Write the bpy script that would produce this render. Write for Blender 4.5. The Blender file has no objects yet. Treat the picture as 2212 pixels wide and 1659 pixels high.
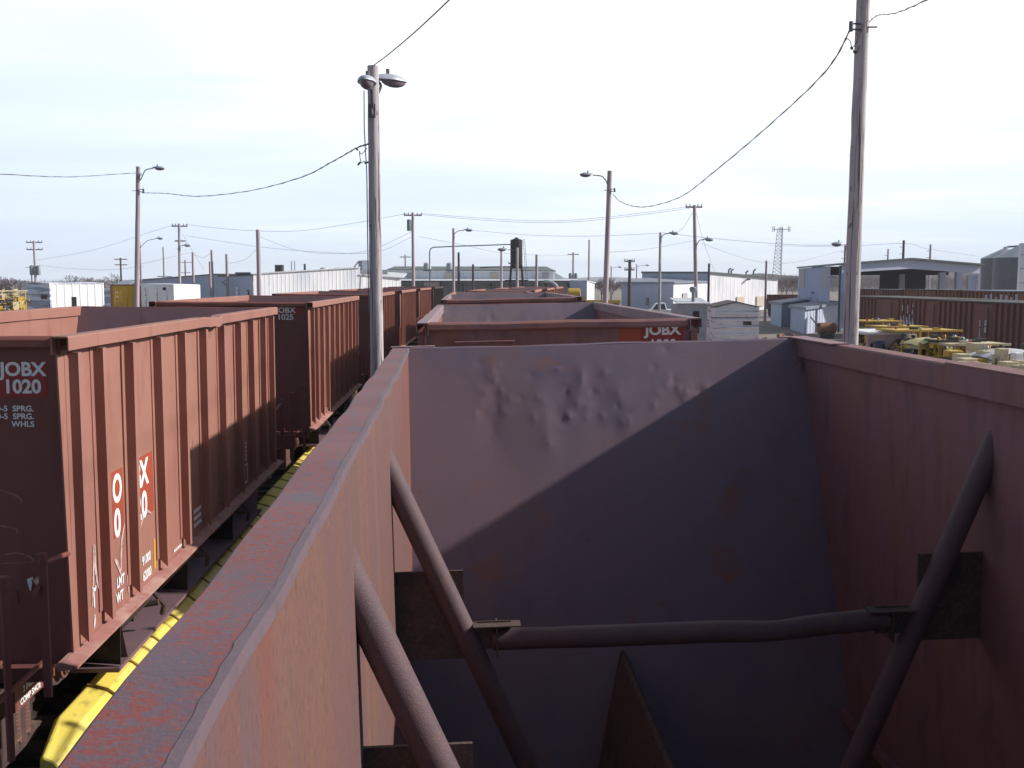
import bpy, math, random
from mathutils import Vector, Matrix

SC = bpy.context.scene
COL = SC.collection
R = math.radians
rnd = random.Random(7)

# ------------------------------------------------------------------ camera
PSI, TH, FPX = R(2.69), R(5.85), 2170.0          # yaw right, pitch down, focal length in 2212-wide pixels
CAMZ = 4.25
cam = bpy.data.cameras.new('camera'); camo = bpy.data.objects.new('camera', cam); COL.objects.link(camo)
cam.sensor_width = 36.0; cam.lens = 36.0 * FPX / 2212.0
cam.clip_start = 0.05; cam.clip_end = 20000
camo.location = (0, 0, CAMZ); camo.rotation_euler = (R(90) - TH, 0, -PSI)
SC.camera = camo

# ------------------------------------------------------------------ world, sun, exposure
SUN = Vector((0.872, 0.02, 0.485)).normalized()
EL = math.asin(SUN.z)
world = bpy.data.worlds.new('World'); SC.world = world; world.use_nodes = True
wt = world.node_tree; wt.nodes.clear()
def wn(t, **k):
    n = wt.nodes.new(t)
    for a, b in k.items(): setattr(n, a, b)
    return n
def wm(op, a, b=None, c=None, clamp=False):
    n = wn('ShaderNodeMath', operation=op, use_clamp=clamp)
    for i, v in enumerate((a, b, c)):
        if v is None: continue
        if isinstance(v, (int, float)): n.inputs[i].default_value = v
        else: wt.links.new(v, n.inputs[i])
    return n.outputs[0]
sky = wn('ShaderNodeTexSky', sky_type='NISHITA', sun_disc=False, sun_elevation=EL,
         sun_rotation=math.atan2(SUN.x, SUN.y), air_density=1.0, dust_density=1.2)
bg1 = wn('ShaderNodeBackground'); bg1.inputs['Strength'].default_value = 0.075
wt.links.new(sky.outputs[0], bg1.inputs['Color'])
tc = wn('ShaderNodeTexCoord'); sep = wn('ShaderNodeSeparateXYZ'); wt.links.new(tc.outputs['Generated'], sep.inputs[0])
dx, dy, dz = sep.outputs
den = wm('ADD', wm('MAXIMUM', dz, 0.0), 0.10)
pu, pv = wm('DIVIDE', dx, den), wm('DIVIDE', dy, den)
cmb = wn('ShaderNodeCombineXYZ')
wt.links.new(wm('MULTIPLY', pu, 0.42), cmb.inputs[0]); wt.links.new(wm('MULTIPLY', pv, 0.95), cmb.inputs[1])
nz = wn('ShaderNodeTexNoise'); nz.inputs['Scale'].default_value = 1.1; nz.inputs['Detail'].default_value = 5; nz.inputs['Roughness'].default_value = 0.5
nz.inputs['Distortion'].default_value = 0.6
wt.links.new(cmb.outputs[0], nz.inputs['Vector'])
# bright thin overcast ahead and towards the sun, dimmed behind and above, lowering fill
lowb = wm('SUBTRACT', 1.0, wm('MULTIPLY', wm('MAXIMUM', wm('SUBTRACT', dz, 0.34), 0.0), 2.6), clamp=True)
ahead = wm('ADD', wm('ADD', wm('MULTIPLY', dy, 0.50), wm('MULTIPLY', dx, 0.16)), wm('MULTIPLY', dz, 0.75))
cov = wm('ADD', ahead, wm('MULTIPLY', wm('SUBTRACT', nz.outputs[0], 0.5), 0.30))
fac = wm('MULTIPLY_ADD', cov, 1.05, 0.06, clamp=True)
ramp = wn('ShaderNodeValToRGB'); wt.links.new(fac, ramp.inputs[0])
el = ramp.color_ramp.elements
el[0].position = 0.42; el[0].color = (0.69, 0.83, 1.08, 1)
el[1].position = 0.80; el[1].color = (1.22, 1.23, 1.24, 1)
e = el.new(0.62); e.color = (0.85, 0.97, 1.11, 1)
bg2 = wn('ShaderNodeBackground'); wt.links.new(ramp.outputs[0], bg2.inputs['Color']); bg2.inputs['Strength'].default_value = 1.0
front = wm('MULTIPLY', wm('MULTIPLY_ADD', dy, 1.6, wm('MULTIPLY_ADD', dx, 0.35, 0.15), clamp=True), lowb)
# bright low haze added all round as fill for unsunned walls
hor = wm('MULTIPLY', wm('SUBTRACT', 1.0, wm('MULTIPLY', wm('MAXIMUM', dz, 0.0), 2.6), clamp=True), 0.42)
front = wm('MAXIMUM', front, hor)
mixw = wn('ShaderNodeMixShader'); wt.links.new(front, mixw.inputs[0]); wt.links.new(bg1.outputs[0], mixw.inputs[1]); wt.links.new(bg2.outputs[0], mixw.inputs[2])
outw = wn('ShaderNodeOutputWorld'); wt.links.new(mixw.outputs[0], outw.inputs['Surface'])
sun = bpy.data.lights.new('sun', 'SUN'); sun.energy = 5.0; sun.angle = R(1.2); sun.color = (1.0, 0.93, 0.86)
suno = bpy.data.objects.new('sun', sun); COL.objects.link(suno)
suno.rotation_euler = SUN.to_track_quat('Z', 'Y').to_euler(); suno.location = (40, 0, 30)
SC.view_settings.view_transform = 'Standard'; SC.view_settings.look = 'None'
SC.view_settings.exposure = 0.08; SC.view_settings.gamma = 1.0
SC.cycles.max_bounces = 6; SC.cycles.volume_bounces = 1; SC.cycles.use_denoising = True

# ------------------------------------------------------------------ survey helper: a sight line of the photo at a distance
FW = Vector((math.sin(PSI) * math.cos(TH), math.cos(PSI) * math.cos(TH), -math.sin(TH)))
RT = Vector((math.cos(PSI), -math.sin(PSI), 0)); UP = RT.cross(FW)
def U(px, py, D):
    d = FW + RT * ((px - 1106) / FPX) - UP * ((py - 829.5) / FPX)
    return Vector((0, 0, CAMZ)) + d * (D / d.y)
def UX(px, D): return U(px, 607, D).x
def UZ(py, D, px=1106): return U(px, py, D).z

# ------------------------------------------------------------------ materials
MATS = {}
def mat(name, base, layers=(), rough=0.7, bump=None, metal=0.0, spec=0.3):
    """layers: (colour, scale, (sx,sy,sz), low, high, detail) noise patches over the base"""
    if name in MATS: return MATS[name]
    m = bpy.data.materials.new(name); m.use_nodes = True; t = m.node_tree; N = t.nodes; L = t.links
    b = N['Principled BSDF']; b.inputs['Roughness'].default_value = rough; b.inputs['Metallic'].default_value = metal
    b.inputs['Specular IOR Level'].default_value = spec
    c = N.new('ShaderNodeTexCoord')
    def noise(scale, st, detail, seed=0.0):
        mp = N.new('ShaderNodeMapping'); L.new(c.outputs['Object'], mp.inputs[0]); mp.inputs['Scale'].default_value = st
        mp.inputs['Location'].default_value = (seed, seed * 1.7, seed * .6)
        n = N.new('ShaderNodeTexNoise'); L.new(mp.outputs[0], n.inputs['Vector'])
        n.inputs['Scale'].default_value = scale; n.inputs['Detail'].default_value = detail; n.inputs['Roughness'].default_value = .6
        return n.outputs[0]
    cur = None
    for i, ly in enumerate(layers):
        colr, sc, st, lo, hi = ly[:5]; det = ly[5] if len(ly) > 5 else 4
        nv = noise(sc, st, det, 3.1 * i + len(name) * .37)
        mr = N.new('ShaderNodeMapRange'); L.new(nv, mr.inputs[0]); mr.inputs[1].default_value = lo; mr.inputs[2].default_value = hi
        mx = N.new('ShaderNodeMix'); mx.data_type = 'RGBA'; L.new(mr.outputs[0], mx.inputs[0])
        if cur is None: mx.inputs[6].default_value = (*base, 1)
        else: L.new(cur, mx.inputs[6])
        mx.inputs[7].default_value = (*colr, 1); cur = mx.outputs[2]
    if cur is None: b.inputs['Base Color'].default_value = (*base, 1)
    else: L.new(cur, b.inputs['Base Color'])
    if bump:
        sc, st, strength, dist = bump
        bp = N.new('ShaderNodeBump'); bp.inputs['Strength'].default_value = strength; bp.inputs['Distance'].default_value = dist
        L.new(noise(sc, st, 6, 9.0), bp.inputs['Height']); L.new(bp.outputs[0], b.inputs['Normal'])
    MATS[name] = m; return m
I3 = (1, 1, 1)
def shade(c, k): return tuple(min(1, v * k) for v in c)
# hopper cars of the left track (fresher red oxide) and of the right track (weathered mauve)
RED = (0.305, 0.143, 0.113)
M_red = mat('red_oxide_paint', RED, [((.335, .168, .13), 1.3, (1, 1, .5), .40, .70), ((.255, .105, .088), 5, (1, 1, .25), .52, .78), ((.33, .175, .11), 2.2, (2, 2, .18), .60, .85)], .62, (90, I3, .25, .004))
M_redend = mat('dark_red_oxide_paint', (.205, .072, .062), [((.155, .058, .052), 2.0, (1, 1, .4), .42, .70), ((.22, .076, .06), 7, (1, 1, .3), .55, .8)], .65, (60, I3, .2, .004))
M_dust = mat('dusty_red_steel', (.36, .17, .145), [((.46, .30, .26), 3, I3, .45, .7), ((.25, .10, .09), 9, I3, .55, .75)], .8)
MAUVE = (.235, .125, .130)
M_mauve = mat('weathered_mauve_paint', MAUVE, [((.26, .115, .095), 1.5, (1, 1, .5), .45, .7), ((.16, .085, .09), 6, (1, 1, .3), .5, .75)], .7, (70, I3, .3, .004))
M_rim = mat('worn_rim_paint', (.128, .090, .118), [((.165, .105, .118), 1.6, I3, .42, .68), ((.235, .064, .062), 70, (.8, 1.1, 1), .465, .53, 9), ((.130, .094, .120), 5.5, (1, .8, 1), .53, .63, 8), ((.24, .085, .075), 90, I3, .60, .66, 4), ((.09, .06, .08), 18, I3, .64, .74, 6)], .6, (120, I3, .4, .003))
M_edge = mat('bare_rim_edge', (.155, .112, .132), [((.13, .095, .12), 14, I3, .5, .66, 6), ((.23, .12, .10), 5, I3, .62, .75)], .6, (90, I3, .4, .003))
M_rim2 = mat('pale_rim_paint', (.25, .18, .205), [((.31, .15, .13), 2, I3, .48, .72), ((.30, .25, .29), 9, I3, .5, .75)], .65, (80, I3, .3, .003))
M_wall = mat('rust_streaked_side_sheet', (.166, .088, .080), [((.200, .108, .068), .7, (1, 1, .5), .50, .70), ((.205, .066, .052), 1.1, (1, 1, .4), .52, .68), ((.135, .092, .105), 2.8, (1, 2.0, .14), .52, .74), ((.225, .125, .075), 2.2, (1, 1.8, .09), .60, .80), ((.12, .066, .064), 60, (1, 1, .6), .50, .72, 6), ((.27, .17, .14), 34, (1, 1, .5), .66, .76, 5)], .6, (140, I3, .3, .003))
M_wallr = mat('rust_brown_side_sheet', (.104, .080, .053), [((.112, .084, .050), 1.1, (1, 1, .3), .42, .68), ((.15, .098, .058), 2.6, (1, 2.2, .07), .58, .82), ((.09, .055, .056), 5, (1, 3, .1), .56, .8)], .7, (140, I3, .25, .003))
M_sheet = mat('abraded_grey_steel_sheet', (.205, .150, .190), [((.230, .150, .168), .9, I3, .42, .68), ((.165, .125, .172), 2.6, (1, 1, .5), .5, .75), ((.27, .125, .085), 2.1, I3, .60, .74), ((.24, .115, .08), 11, I3, .66, .76), ((.17, .14, .19), 40, I3, .5, .8)], .52, (170, I3, .22, .002), spec=.4)
M_sheet3 = mat('pale_grey_steel_sheet', (.27, .215, .25), [((.31, .23, .25), .9, I3, .42, .68), ((.21, .175, .225), 2.6, (1, 1, .5), .5, .75), ((.28, .16, .13), 2.1, I3, .62, .76)], .55, (120, I3, .2, .002))
M_sheet2 = mat('dark_grey_steel_sheet', (.17, .105, .12), [((.15, .10, .13), 1.2, I3, .42, .68), ((.23, .115, .085), 2.4, I3, .6, .8)], .6, (60, I3, .2, .003))
M_brace = mat('brown_brace_paint', (.125, .080, .088), [((.095, .068, .082), 5, I3, .45, .7), ((.165, .095, .075), 9, I3, .58, .75), ((.19, .13, .125), 120, I3, .58, .7)], .6, (220, I3, .5, .004))
M_gusset = mat('gritty_gusset_steel', (.10, .072, .062), [((.15, .11, .085), 60, I3, .5, .65), ((.06, .045, .05), 6, I3, .5, .7)], .85, (160, I3, .6, .005))
M_under = mat('grimy_underframe_steel', (.075, .048, .046), [((.13, .075, .065), 4, I3, .5, .7), ((.04, .032, .035), 9, I3, .5, .7)], .8, (50, I3, .4, .006))
M_chute = mat('black_hopper_chute', (.026, .020, .022), [((.05, .035, .035), 5, I3, .5, .7)], .85)
M_wheel = mat('worn_wheel_steel', (.16, .14, .13), [((.10, .07, .055), 5, I3, .45, .65)], .5, None, .3)
M_spring = mat('rusty_spring_steel', (.17, .085, .065), [((.10, .06, .055), 12, I3, .45, .7)], .7)
M_decal = mat('red_paint_patch', (.36, .075, .040), [((.27, .055, .045), 2, I3, .5, .75)], .55)
M_decal2 = mat('dull_red_paint_patch', (.30, .040, .036), [((.24, .04, .04), 3, I3, .5, .75)], .6)
M_white = mat('white_lettering', (.78, .79, .80), [((.62, .6, .6), 20, I3, .58, .8)], .6)
M_chalk = mat('chalk_white', (.55, .42, .40), [((.40, .22, .2), 18, I3, .48, .62)], .9)
M_chalk2 = mat('faint_chalk', (.33, .20, .19), [((.25, .1, .1), 18, I3, .45, .6)], .9)
M_stripe = mat('amber_stripe', (.62, .32, .035), [((.5, .25, .05), 8, I3, .5, .7)], .6)
M_yel = mat('yellow_plastic_cover', (.80, .66, .12), [((.74, .63, .22), 1.6, I3, .48, .7), ((.36, .30, .09), 8, (1, .5, 1), .57, .75), ((.62, .58, .42), 3, I3, .62, .82)], .55, (30, I3, .2, .004))
M_yeld = mat('stained_yellow_joint', (.30, .20, .03), [((.2, .13, .03), 9, I3, .5, .7)], .7)
# timber poles
M_pole = mat('weathered_grey_timber', (.47, .43, .46), [((.56, .53, .53), 6, (1, 1, .05), .45, .68), ((.27, .24, .28), 13, (1, 1, .035), .56, .72), ((.14, .115, .125), 24, (1, 1, .018), .56, .605, 3), ((.11, .085, .085), 10, (1, 1, .5), .645, .69), ((.44, .35, .32), 2, (1, 1, .2), .58, .8)], .85, (26, (1, 1, .04), .7, .02))
M_pole2 = mat('brown_grey_timber', (.40, .33, .36), [((.50, .44, .45), 5, (1, 1, .06), .45, .7), ((.25, .19, .21), 11, (1, 1, .04), .55, .75)], .85)
M_pole3 = mat('creosoted_dark_timber', (.065, .058, .075), [((.11, .09, .10), 5, (1, 1, .05), .5, .7)], .85)
M_hard = mat('galvanised_hardware', (.12, .12, .15), [((.22, .22, .25), 8, I3, .5, .7)], .5, None, .4)
M_lamp = mat('grey_lamp_housing', (.42, .46, .54), [((.34, .38, .45), 6, I3, .5, .7)], .45, None, .1)
M_lens = mat('dull_lamp_lens', (.20, .17, .20), [], .25)
M_trans = mat('grey_transformer_paint', (.25, .31, .33), [((.18, .22, .24), 5, I3, .5, .7)], .5)
M_wire = mat('grey_wire', (.17, .17, .25), [], .5)
M_wire2 = mat('black_twisted_cable', (.075, .07, .09), [((.2, .2, .23), 14, I3, .5, .6)], .6)
# ground and buildings
M_ground = mat('dusty_gravel_ground', (.22, .185, .17), [((.30, .25, .205), .05, I3, .42, .65, 6), ((.13, .11, .105), .35, I3, .5, .72, 6), ((.34, .28, .22), 2.2, I3, .58, .75, 6)], .95, (6, I3, .5, .05))
M_ballast = mat('dark_ballast', (.036, .031, .03), [((.06, .052, .05), 14, I3, .45, .65), ((.035, .03, .03), 30, I3, .5, .65)], .95, (24, I3, .9, .06))
M_tie = mat('old_tie_timber', (.075, .06, .052), [((.12, .1, .09), 9, I3, .5, .7)], .9)
M_rail = mat('rusty_rail_steel', (.10, .075, .07), [((.17, .15, .15), 6, I3, .5, .7)], .5, None, .5)
M_road = mat('pale_dirt_road', (.30, .245, .22), [((.22, .18, .165), .4, I3, .45, .7, 6), ((.36, .31, .27), 2, I3, .55, .75)], .95)
M_blue = mat('blue_grey_metal_siding', (.47, .53, .68), [((.43, .49, .64), .5, I3, .45, .7), ((.50, .51, .57), .25, (1, 1, .4), .58, .7)], .6)  # shade of the unlit walls put into a blue-grey siding colour
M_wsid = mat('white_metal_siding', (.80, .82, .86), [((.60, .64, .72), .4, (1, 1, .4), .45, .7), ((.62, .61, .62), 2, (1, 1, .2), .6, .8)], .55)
M_roof = mat('dark_green_roof_metal', (.075, .095, .10), [((.13, .15, .16), 1.2, I3, .5, .7)], .6)
M_roofl = mat('pale_roof_metal', (.58, .60, .64), [((.46, .49, .54), .6, I3, .5, .7)], .6)
M_roofg = mat('grey_blue_roof_metal', (.20, .235, .31), [((.27, .30, .37), 1.2, I3, .5, .7)], .6)
M_trim = mat('dark_green_trim', (.035, .055, .055), [], .6)
M_dark = mat('dark_opening', (.018, .018, .022), [], .9)  # near-black colour stands in for the unlit inside of openings
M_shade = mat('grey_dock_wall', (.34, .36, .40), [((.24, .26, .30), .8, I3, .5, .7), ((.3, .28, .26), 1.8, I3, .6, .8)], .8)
M_tan = mat('tan_panel', (.62, .54, .42), [], .7)
M_cream = mat('aged_cream_panel', (.40, .39, .40), [((.36, .35, .36), 1, I3, .5, .7)], .7)
M_silo = mat('corrugated_silo_steel', (.075, .088, .12), [((.10, .115, .15), 1, (1, 1, .3), .5, .7)], .6)
M_siloc = mat('silo_roof_steel', (.44, .46, .50), [((.36, .38, .43), 2, I3, .5, .7)], .5, None, .2)
M_black = mat('black_painted_steel', (.022, .020, .026), [((.05, .045, .05), 2, I3, .5, .7), ((.10, .05, .035), 1.7, I3, .68, .78)], .7)
M_oldw = mat('peeling_white_paint', (.78, .78, .82), [((.85, .85, .86), 1.5, I3, .42, .65), ((.34, .28, .29), 1.1, (.35, .35, 6), .53, .62, 5), ((.22, .16, .15), 2.2, (1, 1, 1.2), .62, .72, 6)], .8)  # dark level bands paint the shade under the ribs; brown patches are peeling
M_boxw = mat('white_box_paint', (.80, .81, .83), [((.70, .72, .76), 1.5, I3, .5, .75)], .5)
M_boxg = mat('grey_white_corrugation', (.80, .84, .92), [((.36, .40, .54), 1.2, (.25, .25, 4.2), .50, .56)], .6)  # blue-grey level bands paint the shaded faces of the corrugation
M_boxy = mat('ochre_container_paint', (.56, .34, .025), [((.48, .27, .03), 1.5, (1, 1, .4), .5, .75), ((.35, .18, .03), 5, (1, 1, .3), .62, .8)], .6)
M_brown = mat('brown_boxcar_paint', (.185, .072, .060), [((.145, .058, .052), .8, (1, 1, .5), .45, .7), ((.23, .105, .08), 3, (1, 1, .2), .58, .8)], .75)
M_brown2 = mat('orange_brown_boxcar_paint', (.27, .115, .065), [((.19, .09, .06), 1.2, I3, .45, .7)], .75)
M_graf = mat('pale_paint_marks', (.52, .50, .58), [((.3, .2, .2), 9, I3, .55, .7)], .8)
M_blueg = mat('blue_spray_paint', (.16, .24, .46), [((.3, .36, .5), 5, I3, .5, .7)], .8)
M_mow = mat('machine_yellow_paint', (.56, .37, .06), [((.44, .29, .06), 3, I3, .5, .7), ((.24, .15, .06), 7, I3, .6, .75)], .6)
M_mowp = mat('pale_yellow_paint', (.66, .60, .30), [((.55, .5, .27), 4, I3, .5, .7)], .6)
M_mowc = mat('faded_cream_paint', (.60, .53, .36), [((.48, .40, .24), 3, I3, .5, .7), ((.3, .22, .12), 8, I3, .62, .78)], .65)
M_pink = mat('faded_pink_paint', (.60, .40, .38), [((.66, .5, .46), 3, I3, .5, .7)], .65)
M_bluem = mat('dark_blue_paint', (.055, .085, .17), [], .6)
M_mech = mat('oily_machinery', (.06, .055, .055), [((.13, .10, .08), 5, I3, .5, .7), ((.03, .03, .04), 9, I3, .5, .7)], .7)
M_glass = mat('dark_glass', (.03, .04, .05), [], .12, spec=.6)
M_redl = mat('red_beacon_plastic', (.40, .02, .03), [], .3)
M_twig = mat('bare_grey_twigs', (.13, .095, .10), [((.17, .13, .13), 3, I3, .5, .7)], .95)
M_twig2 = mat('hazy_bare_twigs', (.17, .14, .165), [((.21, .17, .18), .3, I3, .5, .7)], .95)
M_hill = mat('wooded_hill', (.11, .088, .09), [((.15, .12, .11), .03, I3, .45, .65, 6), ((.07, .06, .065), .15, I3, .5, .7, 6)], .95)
M_farhill = mat('far_blue_hill', (.10, .13, .19), [((.13, .155, .2), .01, I3, .45, .65)], .95)  # distance haze tinted into the hill colour
M_truckw = mat('white_car_paint', (.78, .79, .82), [], .3, spec=.5)
M_tyre = mat('tyre_rubber', (.02, .02, .022), [], .8)
M_rusty = mat('rusty_steel', (.27, .12, .08), [((.17, .08, .06), 4, I3, .5, .7)], .8)

# ------------------------------------------------------------------ mesh builder
class MB:
    def __init__(s): s.v = []; s.f = []
    def add(s, vs, fs):
        o = len(s.v); s.v += [tuple(v) for v in vs]; s.f += [tuple(i + o for i in f) for f in fs]; return s
    def box(s, x0, x1, y0, y1, z0, z1):
        return s.add([(x0, y0, z0), (x1, y0, z0), (x1, y1, z0), (x0, y1, z0), (x0, y0, z1), (x1, y0, z1), (x1, y1, z1), (x0, y1, z1)],
                     [(3, 2, 1, 0), (4, 5, 6, 7), (0, 1, 5, 4), (1, 2, 6, 5), (2, 3, 7, 6), (3, 0, 4, 7)])
    def hexa(s, b, t):          # bottom loop (ccw), top loop
        n = len(b)
        return s.add(list(b) + list(t), [tuple(range(n))[::-1], tuple(range(n, 2 * n))] + [(i, (i + 1) % n, n + (i + 1) % n, n + i) for i in range(n)])
    def tube(s, pts, r, n=10, cap=True):
        pts = [Vector(p) for p in pts]; rs = r if isinstance(r, (list, tuple)) else [r] * len(pts)
        ring = []; prev = None
        for i, p in enumerate(pts):
            d = (pts[min(i + 1, len(pts) - 1)] - pts[max(i - 1, 0)])
            if d.length < 1e-9: d = Vector((0, 0, 1))
            d.normalize()
            if prev is None:
                a = Vector((0, 0, 1)) if abs(d.z) < .9 else Vector((0, 1, 0))
                u = d.cross(a).normalized()
            else:
                u = (prev - d * prev.dot(d)).normalized()
            prev = u; w = d.cross(u)
            ring.append([p + (u * math.cos(2 * math.pi * k / n) + w * math.sin(2 * math.pi * k / n)) * rs[i] for k in range(n)])
        vs = [q for r_ in ring for q in r_]; fs = []
        for i in range(len(ring) - 1):
            for k in range(n):
                a, b = i * n + k, i * n + (k + 1) % n
                fs.append((a, b, b + n, a + n))
        if cap: fs += [tuple(range(n))[::-1], tuple(range((len(ring) - 1) * n, len(ring) * n))]
        return s.add(vs, fs)
    def prism(s, prof, axis, a0, a1, n=1):      # closed profile swept along an axis
        m = len(prof); vs = []; fs = []
        for j in range(n + 1):
            a = a0 + (a1 - a0) * j / n
            for (p, q) in prof:
                vs.append({'x': (a, p, q), 'y': (p, a, q), 'z': (p, q, a)}[axis])
        for j in range(n):
            for k in range(m):
                fs.append((j * m + k, j * m + (k + 1) % m, (j + 1) * m + (k + 1) % m, (j + 1) * m + k))
        fs += [tuple(range(m))[::-1], tuple(range(n * m, (n + 1) * m))]
        return s.add(vs, fs)
    def grid(s, fn, nu, nv):
        vs = [fn(i / nu, j / nv) for j in range(nv + 1) for i in range(nu + 1)]; w = nu + 1
        return s.add(vs, [(j * w + i, j * w + i + 1, (j + 1) * w + i + 1, (j + 1) * w + i) for j in range(nv) for i in range(nu)])
    def lathe(s, prof, n=24, cx=0, cy=0):       # (r, z) pairs round a vertical axis
        vs = [(cx + r * math.cos(2 * math.pi * k / n), cy + r * math.sin(2 * math.pi * k / n), z) for r, z in prof for k in range(n)]
        fs = [(j * n + k, j * n + (k + 1) % n, (j + 1) * n + (k + 1) % n, (j + 1) * n + k) for j in range(len(prof) - 1) for k in range(n)]
        fs += [tuple(range(n))[::-1], tuple(range((len(prof) - 1) * n, len(prof) * n))]
        return s.add(vs, fs)
    def map(s, fn): s.v = [tuple(fn(*v)) for v in s.v]; return s
    def xf(s, M): s.v = [tuple(M @ Vector(v)) for v in s.v]; return s
    def build(s, name, m, parent=None, smooth=False, bevel=0, fix=True):
        me = bpy.data.meshes.new(name); me.from_pydata(s.v, [], s.f)
        if fix:
            import bmesh
            b = bmesh.new(); b.from_mesh(me); bmesh.ops.recalc_face_normals(b, faces=b.faces); b.to_mesh(me); b.free()
        me.materials.append(m)
        if smooth:
            me.polygons.foreach_set('use_smooth', [True] * len(me.polygons))
            me.set_sharp_from_angle(angle=R(40))
        o = bpy.data.objects.new(name, me); COL.objects.link(o)
        if parent: o.parent = parent
        if bevel:
            bv = o.modifiers.new('bevel', 'BEVEL'); bv.width = bevel; bv.segments = 2; bv.limit_method = 'ANGLE'
        return o
def tag(o, label=None, cat=None, group=None, kind=None):
    if label: o['label'] = label
    if cat: o['category'] = cat
    if group: o['group'] = group
    if kind: o['kind'] = kind
    return o
def thing(name, loc, label, cat, group=None, rz=0.0):
    o = bpy.data.objects.new(name, None); COL.objects.link(o); o.empty_display_size = .3
    o.location = loc; o.rotation_euler = (0, 0, rz); return tag(o, label, cat, group)
def copy_tree(o, parent=None):
    c = o.copy(); COL.objects.link(c)
    if parent: c.parent = parent
    for ch in list(o.children): copy_tree(ch, c)
    return c
def text(txt, size, m, parent, loc, rot, name='lettering', sx=1.0, bold=.02, align='LEFT'):
    cu = bpy.data.curves.new('lettering', 'FONT'); cu.body = txt; cu.size = size; cu.offset = bold * size * 1.6; cu.extrude = .0006; cu.align_x = align
    cu.resolution_u = 4
    tmp = bpy.data.objects.new('tmp', cu); COL.objects.link(tmp)
    dg = bpy.context.evaluated_depsgraph_get(); me = bpy.data.meshes.new_from_object(tmp.evaluated_get(dg))
    bpy.data.objects.remove(tmp); bpy.data.curves.remove(cu)
    me.materials.clear(); me.materials.append(m)
    o = bpy.data.objects.new(name, me); COL.objects.link(o); o.parent = parent
    o.location = loc; o.rotation_euler = rot; o.scale = (sx, 1, 1); return o
FRONT = (R(90), 0, 0); SIDE = (R(90), 0, R(90)); LEFTF = (R(90), 0, R(-90))
def ribbon(pts, w, m, parent, name, axis):     # flat painted stroke lying 3 mm proud of a side (axis 'x') or end (axis 'y')
    b = MB(); P = [Vector(p) for p in pts]
    vs = []
    for i, p in enumerate(P):
        d = (P[min(i + 1, len(P) - 1)] - P[max(i - 1, 0)]).normalized()
        nrm = Vector((1, 0, 0)) if axis == 'x' else Vector((0, -1, 0))
        k = w * (.35 + .65 * math.sin(math.pi * (i + .5) / len(P))) * .5; q = d.cross(nrm) * k
        vs += [p + q, p - q]
    b.add(vs, [(2 * i, 2 * i + 1, 2 * i + 3, 2 * i + 2) for i in range(len(P) - 1)])
    return b.build(name, m, parent, fix=False)
def smooth_path(pts, n=6):
    P = [Vector(p) for p in pts]; out = []
    for i in range(len(P) - 1):
        p0, p1, p2, p3 = P[max(i - 1, 0)], P[i], P[i + 1], P[min(i + 2, len(P) - 1)]
        for k in range(n):
            t = k / n
            out.append(.5 * ((2 * p1) + (p2 - p0) * t + (2 * p0 - 5 * p1 + 4 * p2 - p3) * t * t + (3 * p1 - p0 - 3 * p2 + p3) * t ** 3))
    return out + [P[-1]]

# ------------------------------------------------------------------ the setting
g = MB().grid(lambda u, v: ((u - .5) * 3600, -200 + v * 2300, 0), 30, 30).build('ground', M_ground, fix=False); tag(g, kind='structure')
def track_obj(xf, y0, y1, name):
    root = thing(name, (0, 0, 0), None, None); tag(root, kind='structure')
    n = int((y1 - y0) / 2)
    b = MB(); b.grid(lambda u, v: (xf(y0 + (y1 - y0) * v) + (u - .5) * 3.6, y0 + (y1 - y0) * v, .016 + .07 * math.sin(math.pi * u)), 6, n); b.build('ballast', M_ballast, root, fix=False)
    b = MB(); y = y0
    while y < min(y1, 45):
        x = xf(y); b.box(x - 1.3, x + 1.3, y, y + .22, .04, .14); y += .52
    b.build('ties', M_tie, root)
    for s in (-.75, .75):
        b = MB(); prof = [(-.035, .30), (.035, .30), (.035, .26), (.01, .245), (.01, .16), (.07, .145), (-.07, .145), (-.01, .16), (-.01, .245), (-.035, .26)]
        m = len(prof); vs = []; fs = []
        for j in range(n + 1):
            yy = y0 + (y1 - y0) * j / n
            vs += [(xf(yy) + s + p, yy, q) for p, q in prof]
        for j in range(n):
            fs += [(j * m + k, j * m + (k + 1) % m, (j + 1) * m + (k + 1) % m, (j + 1) * m + k) for k in range(m)]
        b.add(vs, fs).build('rail', M_rail, root)
    return root
LX = -4.91
def lcurve(y): return LX + (.00036 * max(0, y - 20) ** 2)
def rcurve(y):
    o = 0 if y < 46 else .14 * (y - 46) * min(1, (y - 40) / 14)
    return 1.13 + o
track_obj(lcurve, -8, 96, 'track'); track_obj(rcurve, -8, 110, 'track')
b = MB().add([(4.5, 30, .004), (12, 26, .004), (19, 70, .004), (24, 140, .004), (12, 150, .004), (8, 80, .004)], [(0, 1, 2, 3, 4, 5)])
tag(b.build('dirt_road', M_road, fix=False), kind='structure')
# far hills
def ridge(name, D, x0, x1, h, m, seed, depth=300):
    r = random.Random(seed); ph = [r.uniform(0, 6.28) for _ in range(6)]
    def hf(x): return h * (.62 + .22 * math.sin(x * 7 / (x1 - x0) * 2 + ph[0]) + .12 * math.sin(x * 23 / (x1 - x0) * 2 + ph[1]) + .06 * math.sin(x * 71 / (x1 - x0) * 2 + ph[2]))
    def fn(u, v):
        x = x0 + (x1 - x0) * u; return (x, D + depth * v, hf(x) * math.sin(math.pi * min(v, 1)) * (1 - abs(u - .5) ** 6 * 60) if 0 < v < 1 else -.5)
    return tag(MB().grid(fn, 120, 8).build(name, m, smooth=True, fix=False), kind='structure')
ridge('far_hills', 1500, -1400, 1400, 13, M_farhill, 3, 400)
ridge('hillside', 420, 90, 420, 15, M_hill, 5, 200)

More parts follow.
